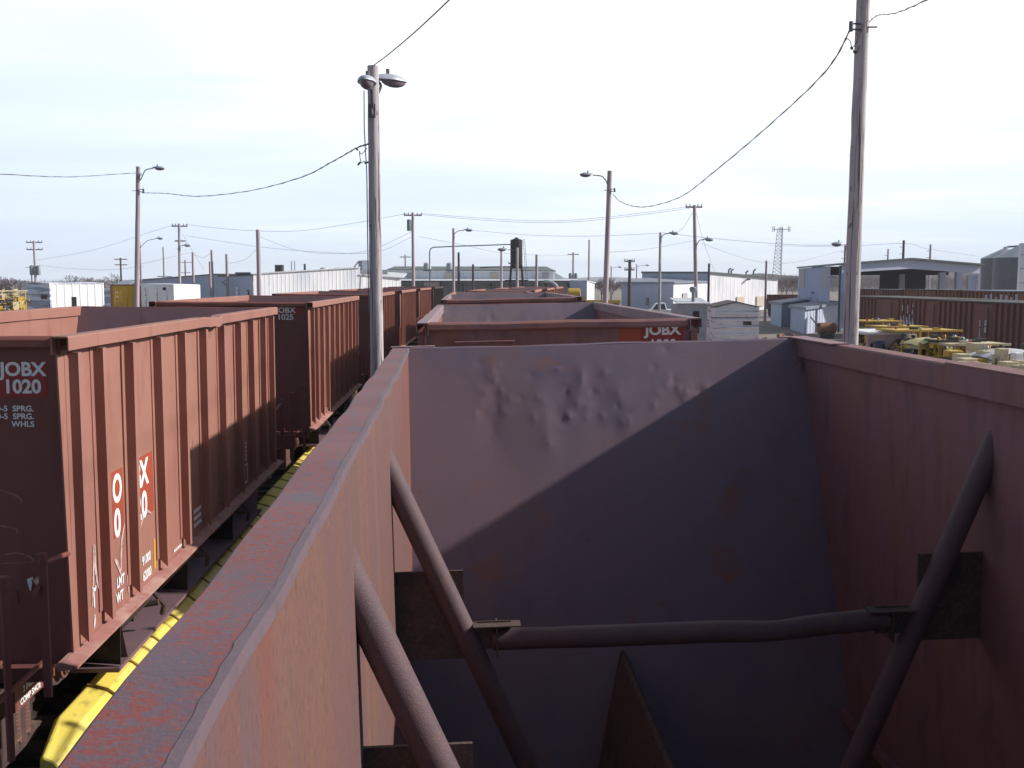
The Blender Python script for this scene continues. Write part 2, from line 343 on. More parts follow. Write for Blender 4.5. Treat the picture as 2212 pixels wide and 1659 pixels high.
# ------------------------------------------------------------------ hopper cars
HL, HW, RZ, SZ = 4.57, 1.708, 3.75, 1.03       # half length, half width, rim height, sill height
RIBS = [-3.76, -2.98, -2.05, -1.15, -.21, .76, 1.73, 2.63, 3.5, 4.22]
def dents_for(seed, n):
    r = random.Random(seed); out = []
    for _ in range(n):
        out.append((r.uniform(-1.05, .85) + r.uniform(-.1, .1), r.gauss(3.33, .13), r.choice((-1, 1, -1)) * r.uniform(.0035, .0085), r.uniform(.020, .060), r.uniform(.6, 1.6)))
    for _ in range(11):
        out.append((r.uniform(-1.0, .75), r.uniform(3.05, 3.38), r.choice((-1, 1)) * r.uniform(.006, .011), r.uniform(.10, .20), r.uniform(1.4, 2.4)))
    return out
def end_sheet(seed, n, nu, nv, far=True, mirror=1):
    dn = dents_for(seed, n)
    def fn(u, v):
        hw_ = 1.69 if (nu > 150 or n > 70) else 1.588; x = -hw_ + 2 * hw_ * u; z = .45 + (RZ - .012 - .45) * v
        y = 4.49 - .43 * (RZ - .012 - z)
        if z > 2.6:
            for (cx, cz, a, rr, el_) in dn:
                d2 = ((x - cx) ** 2 + ((z - cz) / el_) ** 2) / (rr * rr)
                if d2 < 9: y += a * math.exp(-math.sqrt(d2 + .02) * 1.5) * .92
        y += .006 * math.sin(x * 3.1 + seed) * math.sin(z * 2.3)
        return (x, y * mirror, z)
    return MB().grid(fn, nu, nv)
def bowL(y):       # how far the near car's left side has been pushed in
    t = (4.47 - y) / 6.8
    return (.130 * min(1, max(0, t)) ** .85 * (1 if y > -2.6 else max(0, (y + HL) / (HL - 2.6)))) + .003 * math.sin(y * 3.3) * min(1, max(0, t * 4)) + .0022 * math.sin(y * 9.1 + 1) * min(1, max(0, t * 4))
def bowR(y): return .050
def make_hopper(style, near=False, seg=1, dent_rim=False):
    """style 'L' = red cars of the left string, 'R' = mauve cars of the right string"""
    root = bpy.data.objects.new('hopper_car', None); COL.objects.link(root)
    mp = M_red if style == 'L' else M_mauve
    me_ = M_redend if style == 'L' else M_mauve
    mi = M_mauve if style == 'R' else M_red
    rim_ = (M_rim if near else (M_rim2 if style == 'R' else M_red))
    def rim_of(s): return M_mauve if (near and s > 0) else rim_
    def dz_(x, y, z):      # local damage
        if near:
            if x < -1.0: x += bowL(y)
            elif x > 1.0: x += bowR(y)
            if z > 3.5 and x < -1: z += .004 * math.sin(y * 7.7)
        if dent_rim and x > 1.4 and z > 3.5:
            k = math.exp(-((y - .35) / .17) ** 2) + .5 * math.exp(-((y + .05) / .14) ** 2); z -= .035 * k; x += .03 * k
        if not near and z > 3.5: x += .007 * math.sin(y * 2.9 + z)
        return (x, y, z)
    sg = max(seg, 30 if dent_rim else seg)
    for s in (-1, 1):
        # skin of the side: outer and inner face of one sheet
        fl = near and s < 0; xi = s * (1.572 if fl else (1.618 if near else 1.594)); zt_ = RZ - (.022 if fl else .08); zl_ = .47 if near else .95
        b = MB(); b.grid(lambda u, v: (xi, -4.5 + 9.0 * u, zl_ + (zt_ - zl_) * v), sg * 2, 14); b.map(dz_)
        # thin plate: give it 10 mm of thickness
        b2 = MB(); b2.grid(lambda u, v: (s * 1.604, -4.49 + 8.98 * u, .95 + (RZ - .08 - .95) * v), sg * 2, 12); b2.map(dz_)
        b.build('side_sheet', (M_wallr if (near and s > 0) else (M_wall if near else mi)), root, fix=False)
        b2.build('side_panel', mp, root, fix=False)
        # top rail: inverted channel with chamfered lips, open at its ends
        o, i_ = HW, 1.562
        prof = [(o, RZ - .115), (o, RZ - .012), (o - .012, RZ), (i_ + .012, RZ), (i_, RZ - .010), (i_, RZ - (.03 if fl else .15)), (i_ + .012, RZ - (.03 if fl else .15)), (i_ + .012, RZ - .016), (o - .012, RZ - .016), (o - .012, RZ - .115)]
        prof = [(s * p, q) for p, q in prof]
        m = len(prof); n = sg * 2; b = MB(); vs = []; fs = []
        for j in range(n + 1):
            y = -HL - .03 + (2 * HL + .06) * j / n; vs += [(p, y, q) for p, q in prof]
        for j in range(n): fs += [(j * m + k, j * m + (k + 1) % m, (j + 1) * m + (k + 1) % m, (j + 1) * m + k) for k in range(m)]
        fs += [tuple(range(m)), tuple(range(n * m, n * m + m))]
        b.add(vs, fs).map(dz_).build('top_rail', rim_of(s), root)
        if fl:      # bare, ragged inner lip of the near rim
            rr_ = random.Random(4); wd = [.017 + .0012 * math.sin(k * .31) + .0008 * math.sin(k * 1.3) + rr_.uniform(-.0014, .0014) for k in range(401)]
            b = MB().grid(lambda u, v: (s * (i_ - .0012 + (wd[int(u * 400)] if v > .9 else 0)), -4.5 + 9 * u, RZ + .0010 if v > .1 else RZ - .028), 400, 2); b.map(dz_).build('rim_edge', M_edge, root, fix=False)
        # ribs
        if not (near and s > 0):
            for y in RIBS + [-4.345]:
                b = MB(); x0, x1 = 1.605, HW - .004
                w = .04
                hat = [(y - w, x1), (y + w, x1), (y + w, x0 + .012), (y + .125, x0 + .012), (y + .125, x0), (y - .11, x0), (y - .11, x0 + .012), (y - w, x0 + .012)]
                lo, hi = SZ + .06, RZ - .145
                vs = [(s * q, p, lo + (.09 if q > 1.66 else 0) * -1 + .12) for p, q in hat] + [(s * q, p, hi) for p, q in hat]
                k = len(hat)
                b.add(vs, [tuple(range(k)), tuple(range(k, 2 * k))] + [(a, (a + 1) % k, k + (a + 1) % k, k + a) for a in range(k)])
                b.map(dz_).build('rib', mp, root)
        b = MB().prism([(s * 1.58, SZ - .02), (s * 1.735, SZ - .005), (s * 1.735, SZ + .02), (s * 1.62, SZ + .05), (s * 1.58, SZ + .05)], 'y', -4.75, 4.75)
        b.build('side_sill', M_dust if style == 'L' else M_mauve, root)
    for e in (-1, 1):
        b = MB(); b.box(-1.606, 1.606, e * 4.50 - .006, e * 4.50 + .006, SZ - .05, RZ - .02); b.build('end_panel', me_, root)
        nu, nv = ((230, 190) if (near and e > 0) else (90, 60)) if e > 0 else (10, 8)
        b = end_sheet(11 if near else 23, 74 if near else 34, nu, nv, mirror=e)
        if near: b.map(lambda x, y, z: (max(x, -1.62 + bowL(y)) if x < 0 else min(x, 1.615 + bowR(y)), y, z))
        b.build('slope_sheet', (M_sheet if near else M_sheet3) if (style == 'R' and e > 0) else M_sheet2, root, smooth=True, fix=False)
        # end rail: half-round bulb along the top of the end
        b = MB(); b.prism([(e * 4.495, RZ - .012), (e * 4.51, RZ), (e * 4.545, RZ - .004), (e * 4.575, RZ - .03), (e * 4.58, RZ - .085), (e * 4.565, RZ - .10), (e * 4.507, RZ - .105), (e * 4.497, RZ - .05)], 'x', -1.555, 1.555, 24)
        b.map(lambda x, y, z: (x, y + .004 * math.sin(x * 5), z + .004 * math.sin(x * 3.7 + 1) + .002 * math.sin(x * 11))); b.build('end_rail', me_ if style == 'L' else (M_sheet if near else M_mauve), root, smooth=True)
        for s in (-1, 1):      # corner posts with a plate that turns the corner
            b = MB(); b.hexa([(s * 1.608, e * 4.37, SZ + .0), (s * 1.624, e * 4.37, SZ + .0), (s * 1.624, e * 4.515, SZ + .0), (s * 1.608, e * 4.515, SZ + .0)], [(s * 1.608, e * 4.37, RZ - .19), (s * 1.624, e * 4.37, RZ - .19), (s * 1.60, e * 4.56, RZ - .15), (s * 1.585, e * 4.56, RZ - .15)])
            b.build('corner_post', mp, root)
        # end platform, centre sill and coupler
        b = MB(); b.box(-1.45, 1.45, *sorted((e * 4.52, e * 4.62)), SZ - .16, SZ - .04); b.box(-1.5, 1.5, *sorted((e * 5.75, e * 5.85)), .82, 1.10)
        for k in range(9): b.box(-1.4 + k * .35, -1.37 + k * .35, *sorted((e * 4.62, e * 5.75)), 1.03, 1.06)
        b.box(-.26, .26, *sorted((e * 4.1, e * 5.75)), .78, 1.02); b.build('end_platform', M_redend if style == 'L' else M_mauve, root)
        b = MB(); b.box(-.11, .11, *sorted((e * 5.86, e * 6.3)), .80, .98); b.box(-.16, .19, *sorted((e * 6.3, e * 6.55)), .74, 1.04); b.build('coupler', M_under, root, bevel=.02)
        for s in (-1, 1):
            b = MB(); b.tube([(s * 1.60, e * 4.50, 1.93), (s * 1.645, e * 5.12, 2.02)], .022, 8); b.box(*sorted((s * 1.62, s * 1.68)), *sorted((e * 5.10, e * 5.13)), .95, 2.06); b.tube([(s * 1.645, e * 5.11, 2.02), (s * 1.645, e * 5.11, 2.10)], .04, 8); b.tube([(s * 1.62, e * 5.14, 1.85), (s * 1.60, e * 5.2, 1.78)], .02, 6)
            b.tube([(s * 1.69, e * 5.87, .8), (s * 1.69, e * 5.87, 2.08)], .028, 8); b.tube([(s * 1.69, e * 5.87, 2.06), (s * 1.69, e * 5.87, 2.14)], .045, 8); b.tube([(s * 1.63, e * 5.87, 1.6), (s * 1.40, e * 5.8, 1.62), (s * 1.36, e * 5.8, .85)], .014, 6); b.build('handrail', M_redend if style == 'L' else M_mauve, root)
        # high grab iron near the rim on the left of the end
        b = MB(); b.tube([(-1.25, e * 4.51, RZ - .24), (-1.25, e * 4.60, RZ - .24), (-.55, e * 4.60, RZ - .235), (-.55, e * 4.51, RZ - .235)], .014, 8)
        for xx in (-1.25, -.55): b.box(xx - .03, xx + .03, *sorted((e * 4.507, e * 4.53)), RZ - .29, RZ - .2)
        b.build('grab_iron', me_, root)
        # truck
        tr = bpy.data.objects.new('truck', None); COL.objects.link(tr); tr.parent = root; tr.location = (0, e * (5.0 if near else 4.45), 0)
        for s in (-1, 1):
            b = MB(); x0, x1 = s * .99, s * 1.10
            out = [(-1.15, .42), (-1.15, .62), (-.62, .82), (.62, .82), (1.15, .62), (1.15, .42), (.86, .42), (.55, .52), (.28, .62), (.28, .34), (.5, .24), (.35, .16), (-.35, .16), (-.5, .24), (-.28, .34), (-.28, .62), (-.55, .52), (-.86, .42)]
            b.prism([(p, q) for p, q in out], 'x', x0, x1); b.build('side_frame', M_under, tr, bevel=.012)
            b = MB()
            for yy in (-.17, .02, .20):
                pts = [(s * 1.05 + .055 * math.cos(t * 6.28 / 10), yy + .055 * math.sin(t * 6.28 / 10), .25 + .0036 * t * 1.0) for t in range(0, 100)]
                b.tube(pts, .015, 5)
            b.build('spring', M_spring, tr)
            for yy in (-.88, .88):
                b = MB(); b.tube([(s * .66, yy, .72), (s * .78, yy, .72)], .42, 28); b.tube([(s * .64, yy, .72), (s * .66, yy, .72)], .46, 28); b.build('wheel', M_wheel, tr, smooth=True)
                b = MB(); b.tube([(s * .98, yy, .60), (s * 1.17, yy, .60)], .11, 16); b.tube([(s * 1.17, yy, .60), (s * 1.19, yy, .60)], .075, 12)
                for k in range(3): b.tube([(s * 1.19, yy + .045 * math.cos(k * 2.09), .6 + .045 * math.sin(k * 2.09)), (s * 1.205, yy + .045 * math.cos(k * 2.09), .6 + .045 * math.sin(k * 2.09))], .018, 6)
                b.build('bearing', M_spring, tr, smooth=True)
        b = MB(); b.box(-1.0, 1.0, -.18, .18, .62, .78); b.build('bolster', M_under, tr)
    # hopper floor inside, centre ridge and chutes below
    b = MB()
    b.box(-1.6, 1.6, -3.4, 3.4, .46, .50)
    b.build('floor_sheet', M_wallr if near else M_sheet2, root); b = MB()
    b.prism([(-.32, .5), (-.022, 1.50), (0, 1.52), (.022, 1.50), (.32, .5)], 'y', -3.9, 3.62)
    b.build('centre_ridge', M_gusset if near else M_sheet2, root)
    if not near:
        for yc in (-2.35, 0, 2.35):
            b = MB()
            for s in (-1, 1):
                b.hexa([(s * .35, yc - .4, .42), (s * .75, yc - .4, .42), (s * .75, yc + .4, .42), (s * .35, yc + .4, .42)], [(s * .3, yc - 1.0, 1.0), (s * 1.05, yc - 1.0, 1.0), (s * 1.05, yc + 1.0, 1.0), (s * .3, yc + 1.0, 1.0)])
                b.add([(s * 1.0, yc - 1.0, .98), (s * 1.62, yc - 1.02, .98), (s * 1.60, yc - 1.0, .52), (s * .95, yc - .85, .50), (s * 1.0, yc - .985, .98), (s * 1.62, yc - 1.005, .98), (s * 1.60, yc - .985, .52), (s * .95, yc - .835, .50)], [(0, 1, 2, 3), (4, 7, 6, 5), (0, 4, 5, 1), (1, 5, 6, 2), (2, 6, 7, 3), (3, 7, 4, 0)])
            b.build('hopper_chute', M_chute, root)
        for yc in (-3.05, -1.2, 1.15):    # door gear hanging under the sill
            b = MB(); b.add([(1.68, yc - .05, SZ - .06), (1.72, yc + .45, SZ - .06), (1.30, yc + .1, .55), (1.32, yc + .35, .55)], [(0, 1, 3, 2)]); b.box(1.45, 1.5, yc + .42, yc + .52, .7, SZ - .05)
            b.tube([(1.2, yc + .5, .8), (1.72, yc + .55, .86)], .035, 8); b.tube([(1.62, yc + .62, .98), (1.74, yc + .66, .8), (1.70, yc + .72, .68)], .028, 6); b.build('door_gear', M_under, root)
    b = MB(); b.box(-.3, .3, -4.2, 4.2, .44, .60); b.build('centre_sill', M_under, root)
    return root
def hop_label(o, lab, grp): return tag(o, lab, 'hopper car', grp)
GL, GR = 'open hopper cars of the left string', 'open hopper cars of the right string'
# ---- the near car, looked down into
R1 = make_hopper('R', near=True, seg=34)
R1.location = (1.197, 3.66, -.002); R1.rotation_euler = (0, R(-1.3), 0)
hop_label(R1, 'nearest hopper car, looked down into, tubular braces across its dark dented interior', GR)
def brace(yc, right=True, tie=True):
    # cross brace of two diagonals and a tie tube, in local coordinates
    def bl(x, y): return x + (bowL(y) if x < 0 else bowR(y))
    k = .42
    for s in (-1, 1):
        x0 = bl(s * (1.58 if s < 0 else 1.615), yc)
        z0 = RZ - .37
        pts = [(x0 + (-s) * (k * t) + (s * .03), yc, z0 - t) for t in (-.19, -.16, -.10, -.04, .02, .08, .14, .2, .6, 1.2, 1.9, 2.6)]
        b = MB().tube(pts, .059, 32); lim = x0 + s * .008; b.map(lambda x, y, z: (max(x, lim) if s < 0 else min(x, lim), y, z)); b.build('brace_tube', M_brace, R1, smooth=True)
        # gusset plate between the side sheet and the diagonal
        zt, zb = z0 - .62, z0 - 1.10
        b = MB(); xa = bl(s * 1.61, yc); xb = x0 - s * (k * .92) + s * .02
        b.box(*sorted((xa, xb)), yc + .03, yc + .045, zb, zt); b.build('gusset_plate', M_gusset, R1)
        # weld collar where the tube meets the sheet
        b = MB(); b.tube([(x0 + s * .012, yc, z0 + .02), (x0 + s * .012, yc, z0 - .25)], .022, 8)
        # bracket for the tie
        if tie:
            zc = z0 - .99; xc = x0 - s * k * .98
            b = MB(); b.box(*sorted((xc - s * .02, xc - s * .20)), yc - .004, yc + .004, zc - .05, zc + .10); b.box(*sorted((xc - s * .12, xc - s * .128)), yc - .07, yc + .07, zc - .08, zc + .09)
            b.box(*sorted((xc - s * .0, xc - s * .25)), yc - .07, yc + .02, zc + .085, zc + .092); b.build('tie_bracket', M_gusset, R1)
    if tie:
        xl, xr = bl(-1.60, yc) + k * .98 + .12, bl(1.60, yc) - k * .98 - .12; zc = RZ - .37 - .99
        n = 40; pts = []; rs = []
        for i in range(n + 1):
            u = i / n; x = xl + (xr - xl) * u
            sag = -.006 * math.sin(math.pi * min(1, u / .7)) - (.014 * math.exp(-((u - .70) / .10) ** 2)) + .03 * max(0, u - .72) / .28
            pts.append((x, yc, zc + sag)); rs.append(.058 * (1 - .07 * math.exp(-((u - .72) / .05) ** 2) - .06 * math.exp(-((u - .14) / .04) ** 2)))
        b = MB().tube(pts, rs, 24); b.build('tie_tube', M_brace, R1, smooth=True)
brace(5.15 - 3.66); brace(3.15 - 3.66)
# weld beads round the brace feet are left to the tube; rim splice plates and scraps
b = MB(); b.box(HW - .15, HW + .004, 1.0, 1.9, RZ - .001, RZ + .010); b.box(1.556, 1.562, 1.0, 1.9, RZ - .15, RZ - .002); b.map(lambda x, y, z: (x + bowR(y), y, z)); b.build('splice_plate', M_mauve, R1)
b = MB(); b.box(-1.715, -1.36, 4.515, 4.60, RZ + .001, RZ + .009); b.build('corner_plate', M_rim2, R1)
b = MB(); b.box(1.50, 1.725, 4.515, 4.61, RZ + .001, RZ + .009); b.box(1.575, 1.722, 3.6, 4.514, RZ + .001, RZ + .009); b.build('corner_plate', M_rim2, R1)

# ---- the next cars of the right string
baseR = make_hopper('R', seg=8)
hop_label(baseR, 'weathered mauve hopper car with white letters on a red patch, just ahead of the nearest', GR)
def place_right(o, yc, ang=0.0, dzz=0.0, tilt=-1.3):
    o.location = (rcurve(yc) - 3.75 * math.sin(R(tilt)) , yc, -.01 + dzz); o.rotation_euler = (0, R(tilt), -ang)
R3 = copy_tree(baseR); R4 = copy_tree(baseR); R5 = copy_tree(baseR); R6 = copy_tree(baseR); R7 = copy_tree(baseR)
place_right(baseR, 16.52, 0, .045, tilt=-.95)
place_right(R3, 28.9, 0, .10); hop_label(R3, 'mauve hopper car seen just over the far end of the red patched one', GR)
place_right(R4, 41.4, R(.6), .03, -.3); hop_label(R4, 'fourth car of the right string, redder, where the straight part ends', GR)
place_right(R5, 54.1, R(6.5), .05, 0); hop_label(R5, 'far red hopper car, nearest of the three showing right sides on the curve', GR)
place_right(R6, 66.8, R(8), .05, 0); hop_label(R6, 'far red hopper car, middle of the three showing right sides on the curve', GR)
place_right(R7, 79.4, R(9), .05, 0); hop_label(R7, 'farthest hopper car of the right string, last on the curve', GR)
for o in (R4, R5, R6, R7):     # fresher paint
    for ch in o.children:
        if ch.type == 'MESH' and ch.data.materials[0] in (M_mauve, M_wall, M_rim2):
            ch.material_slots[0].link = 'OBJECT'; ch.material_slots[0].material = M_red
# its end lettering
yf = -4.507
b = MB(); b.box(.72, 1.50, yf - .002, yf, RZ - .50, RZ - .115); b.build('paint_patch', M_decal2, baseR)
b = MB(); b.box(.72, .98, yf - .004, yf - .0025, RZ - .50, RZ - .118); b.build('paint_patch', M_decal, baseR)
text('JOBX', .165, M_white, baseR, (1.25, yf - .005, RZ - .195), FRONT, sx=1.1, align='CENTER', bold=.022)
text('1000', .165, M_white, baseR, (1.25, yf - .005, RZ - .37), FRONT, sx=1.0, align='CENTER', bold=.022)

# ---- the left string
L1 = make_hopper('L', seg=8, dent_rim=True)
base = make_hopper('L', seg=8)
def place_left(o, yc, ang=0.0, tilt=.35): o.location = (lcurve(yc) - 3.75 * math.sin(R(tilt)), yc, .065); o.rotation_euler = (0, R(tilt), -ang)
L1Y = 12.87
place_left(L1, L1Y); hop_label(L1, 'red hopper car numbered 1020 with a bent rim and white scrawls on its ribbed side', GL)
L3 = copy_tree(base); L4 = copy_tree(base); L5 = copy_tree(base)
place_left(base, 26.05, R(.2)); hop_label(base, 'red hopper car numbered 1025, between the car 1020 and the tall pole', GL)
place_left(L3, 39.2, R(.8)); hop_label(L3, 'red hopper car with its ribs just right of the tall twin lamp pole', GL)
place_left(L4, 52.3, R(1.4)); hop_label(L4, 'fourth red car of the left string, its lit corner between two dark gaps', GL)
place_left(L5, 65.4, R(2.2)); hop_label(L5, 'last and smallest red hopper car of the left string', GL)
L6 = copy_tree(base); place_left(L6, 78.9, R(3)); hop_label(L6, 'dark grey hopper car beyond the last red one, in the gap before the right string', GL)
for ch in L6.children:
    if ch.type == 'MESH': ch.material_slots[0].link = 'OBJECT'; ch.material_slots[0].material = M_under
ye = -4.507
def end_text(o, num):
    # patch and numerals at the upper right of the end
    b = MB(); b.box(.35, 1.495, ye - .002, ye, RZ - (.505 if num == '1020' else .26), RZ - (.215 if num == '1020' else .10)); b.build('paint_patch', M_decal2, o)
    if num == '1020':
        text('JOBX', .155, M_white, o, (1.30, ye - .005, RZ - .325), FRONT, sx=1.0, align='CENTER', bold=.020)
        text('1020', .155, M_white, o, (1.29, ye - .005, RZ - .468), FRONT, sx=.98, align='CENTER', bold=.020)
    else:
        text('JOBX', .165, M_white, o, (1.125, ye - .005, RZ - .225), FRONT, sx=1.05, align='CENTER', bold=.014)
        text('1025', .165, M_white, o, (1.115, ye - .005, RZ - .372), FRONT, sx=1.05, align='CENTER', bold=.014)
end_text(L1, '1020'); end_text(base, '1025')
for k, (t_, xx) in enumerate((('C. D-5  SPRG.', 1.375), ('.  D-5  SPRG.', 1.375), ('NCH      WHLS', 1.375))):
    text(t_, .066, M_white, L1, (xx, ye - .004, RZ - .62 - .064 * k), FRONT, sx=1.02, align='RIGHT', bold=.016)
# side lettering between the ribs (text sits on the panel, letters hidden behind ribs as painted)
XS = 1.6075
def side(yc, z, txt, size, sx, bold=.02, m=M_white): return text(txt, size, m, L1, (XS + .003, yc, z), SIDE, sx=sx, bold=bold)
for ya, yb in ((-3.66, -3.13), (-2.87, -2.20)):
    b = MB(); b.box(XS - .002, XS, ya, yb, 1.77, 2.41); b.build('paint_patch', M_decal, L1)
for t_, y_, z_ in (('J', -3.68, 2.12), ('O', -3.43, 2.12), ('1', -3.72, 1.79), ('0', -3.415, 1.79), ('B', -2.805, 2.12), ('X', -2.62, 2.12), ('2', -2.79, 1.79), ('0', -2.605, 1.79)):
    side(y_, z_ - .01, t_, .37, .95 if t_ != 'O' else .84, .022)
side(-3.40, 1.285, 'LMT', .135, .85); side(-3.42, 1.14, 'WT', .135, .85)
side(-2.64, 1.285, '91000', .135, .80); side(-2.63, 1.12, '62000', .135, .80)
b = MB(); b.box(XS - .001, XS + .001, -2.25, -2.19, 1.14, 1.46); b.build('yellow_stripe', M_stripe, L1)
# small stencilled blocks farther down the side: short white strokes, too small in the photograph to read
def block(y0, z0, rows, w, h, gap, m=M_white):
    b = MB(); r = random.Random(int(y0 * 100))
    for k in range(rows):
        y = y0
        while y < y0 + w:
            l = r.uniform(.02, .05); b.box(XS, XS + .003, y, min(y + l, y0 + w), z0 - k * gap, z0 - k * gap + h); y += l + .015
    b.build('stencil', m, L1)
block(-.66, 1.36, 3, .36, .045, .085); block(-1.52, 1.12, 1, .30, .03, .08)
b = MB()
for (y0, y1, z0, z1) in ((2.12, 2.14, 1.16, 1.44), (2.38, 2.40, 1.16, 1.44), (2.12, 2.40, 1.16, 1.18), (2.12, 2.40, 1.42, 1.44)): b.box(XS, XS + .003, y0, y1, z0, z1)
for k in range(5): b.box(XS, XS + .003, 2.27, 2.34, 1.50 + k * .06, 1.535 + k * .06)
b.build('stencil', M_white, L1)
def sy_(y): return -4.03 + (y + 4.26) * .5 if y < -3.85 else (-3.46 + (y + 3.64) * .85 if y < -3.15 else (-2.69 + (y + 2.84) * .9 if y < -2.2 else y))
def chalk(pts, w, m=M_chalk): return ribbon(smooth_path([(XS + .003, sy_(y), max(1.13, z - (.13 if y < -3.85 else .27))) for y, z in pts]), w, m, L1, 'chalk_mark', 'x')
chalk([(-4.26, 1.45), (-4.16, 1.72), (-4.08, 1.98), (-4.06, 1.80), (-3.98, 1.62), (-3.90, 1.55)], .045)
chalk([(-4.24, 1.62), (-4.12, 1.58), (-4.05, 1.61)], .03, M_white); chalk([(-4.17, 1.57), (-4.16, 1.47), (-4.16, 1.42)], .025, M_white)
chalk([(-4.16, 1.36), (-4.17, 1.30), (-4.2, 1.24), (-4.19, 1.16), (-4.19, 1.08)], .03, M_white)
chalk([(-3.62, 1.86), (-3.52, 1.78), (-3.42, 1.66)], .05, M_chalk); chalk([(-3.42, 1.66), (-3.40, 1.84), (-3.36, 1.98), (-3.25, 2.12)], .04)
chalk([(-2.84, 1.66), (-2.83, 1.90), (-2.72, 2.04), (-2.55, 2.08), (-2.40, 2.02)], .035); chalk([(-2.62, 1.46), (-2.56, 1.30), (-2.55, 1.2)], .03, M_chalk2)
chalk([(-3.22, 1.60), (-3.20, 1.48), (-3.18, 1.34)], .03); chalk([(-3.64, 1.72), (-3.62, 1.60), (-3.62, 1.5)], .03, M_chalk2)
chalk([(-1.95, 1.95), (-1.86, 1.90), (-1.80, 2.0)], .03); chalk([(-1.96, 1.70), (-1.85, 1.80), (-1.78, 1.62), (-1.70, 1.55)], .03, M_chalk2)
chalk([(-.9, 2.4), (-.8, 2.6), (-.7, 2.35), (-.6, 2.55)], .025, M_chalk2); chalk([(.1, 2.0), (.2, 2.2), (.35, 1.9), (.45, 2.1)], .025, M_chalk2)
def chalke(pts, w): return ribbon(smooth_path([(x, ye - .003, z) for x, z in pts]), w, M_chalk2, L1, 'chalk_mark', 'y')
chalke([(.80, 2.47), (1.02, 2.48), (1.17, 2.44), (1.245, 2.39), (1.235, 2.36)], .016)
chalke([(.80, 2.16), (1.0, 2.18), (1.14, 2.155), (1.20, 2.13), (1.19, 2.10)], .016)
chalke([(.80, 1.72), (.97, 1.83), (1.08, 1.92), (1.20, 1.94), (1.30, 1.90), (1.31, 1.865), (1.1, 1.855), (.9, 1.84)], .014)
# parts on the near end of the 1020 car
b = MB(); b.box(.98, 1.18, ye - .012, ye - .001, 1.50, 1.62); b.build('placard_board', M_redend, L1)
b = MB(); b.tube([(1.34, ye - .06, 1.70), (1.39, ye - .01, 1.74)], .03, 8); b.build('bracket', M_under, L1)
b = MB(); b.prism([(1.265, 1.72), (1.315, 1.74), (1.305, 1.68), (1.292, 1.62), (1.285, 1.62), (1.27, 1.68)], 'y', ye - .014, ye - .008); b.build('paper_tag', M_white, L1)
b = MB(); b.box(1.14, 1.19, ye - 1.0, ye - .94, .9, 1.98); b.tube([(1.165, ye - .97, 1.98), (1.165, ye - .97, 2.05)], .045, 10); b.tube([(1.12, ye - .97, 1.93), (1.12, ye - 1.0, 1.88)], .03, 8); b.build('brake_post', M_redend, L1)
b = MB(); b.box(1.20, 1.225, -4.75, -3.95, .66, .86); b.build('bolster_plate', M_redend, L1)
text('2 INCH HF', .075, M_white, L1, (1.229, -4.60, .775), SIDE, sx=.95); text('COMP SHOE', .075, M_white, L1, (1.229, -4.66, .685), SIDE, sx=.95)

# ---- yellow sectional cover on the ground between the strings
yc = thing('cable_cover', (-3.42, 8.75, 0), 'yellow ribbed plastic cover lying along the rail between the two strings of cars', 'cover')
pr = [(-.27, .02), (-.25, .36), (-.20, .40), (-.02, .35), (.16, .21), (.30, .02)]
for k in range(22):
    y0 = k * .72; b = MB(); b.prism(pr, 'y', y0 + .005, y0 + .695); b.build('cover_section', M_yel, yc, bevel=.02)
    b = MB(); b.prism([(p * 1.03, q * 1.03 + .002) for p, q in pr], 'y', y0 + .696, y0 + .724); b.build('joint_band', M_yeld, yc)
b = MB(); b.add([(p * 1.0, .02, q) for p, q in pr] + [(p * .5 - .02, -.55, q * .75) for p, q in pr], [tuple(range(6)), tuple(range(6, 12))] + [(i, (i + 1) % 6, 6 + (i + 1) % 6, 6 + i) for i in range(6)]); b.build('end_ramp', M_yel, yc, bevel=.02)

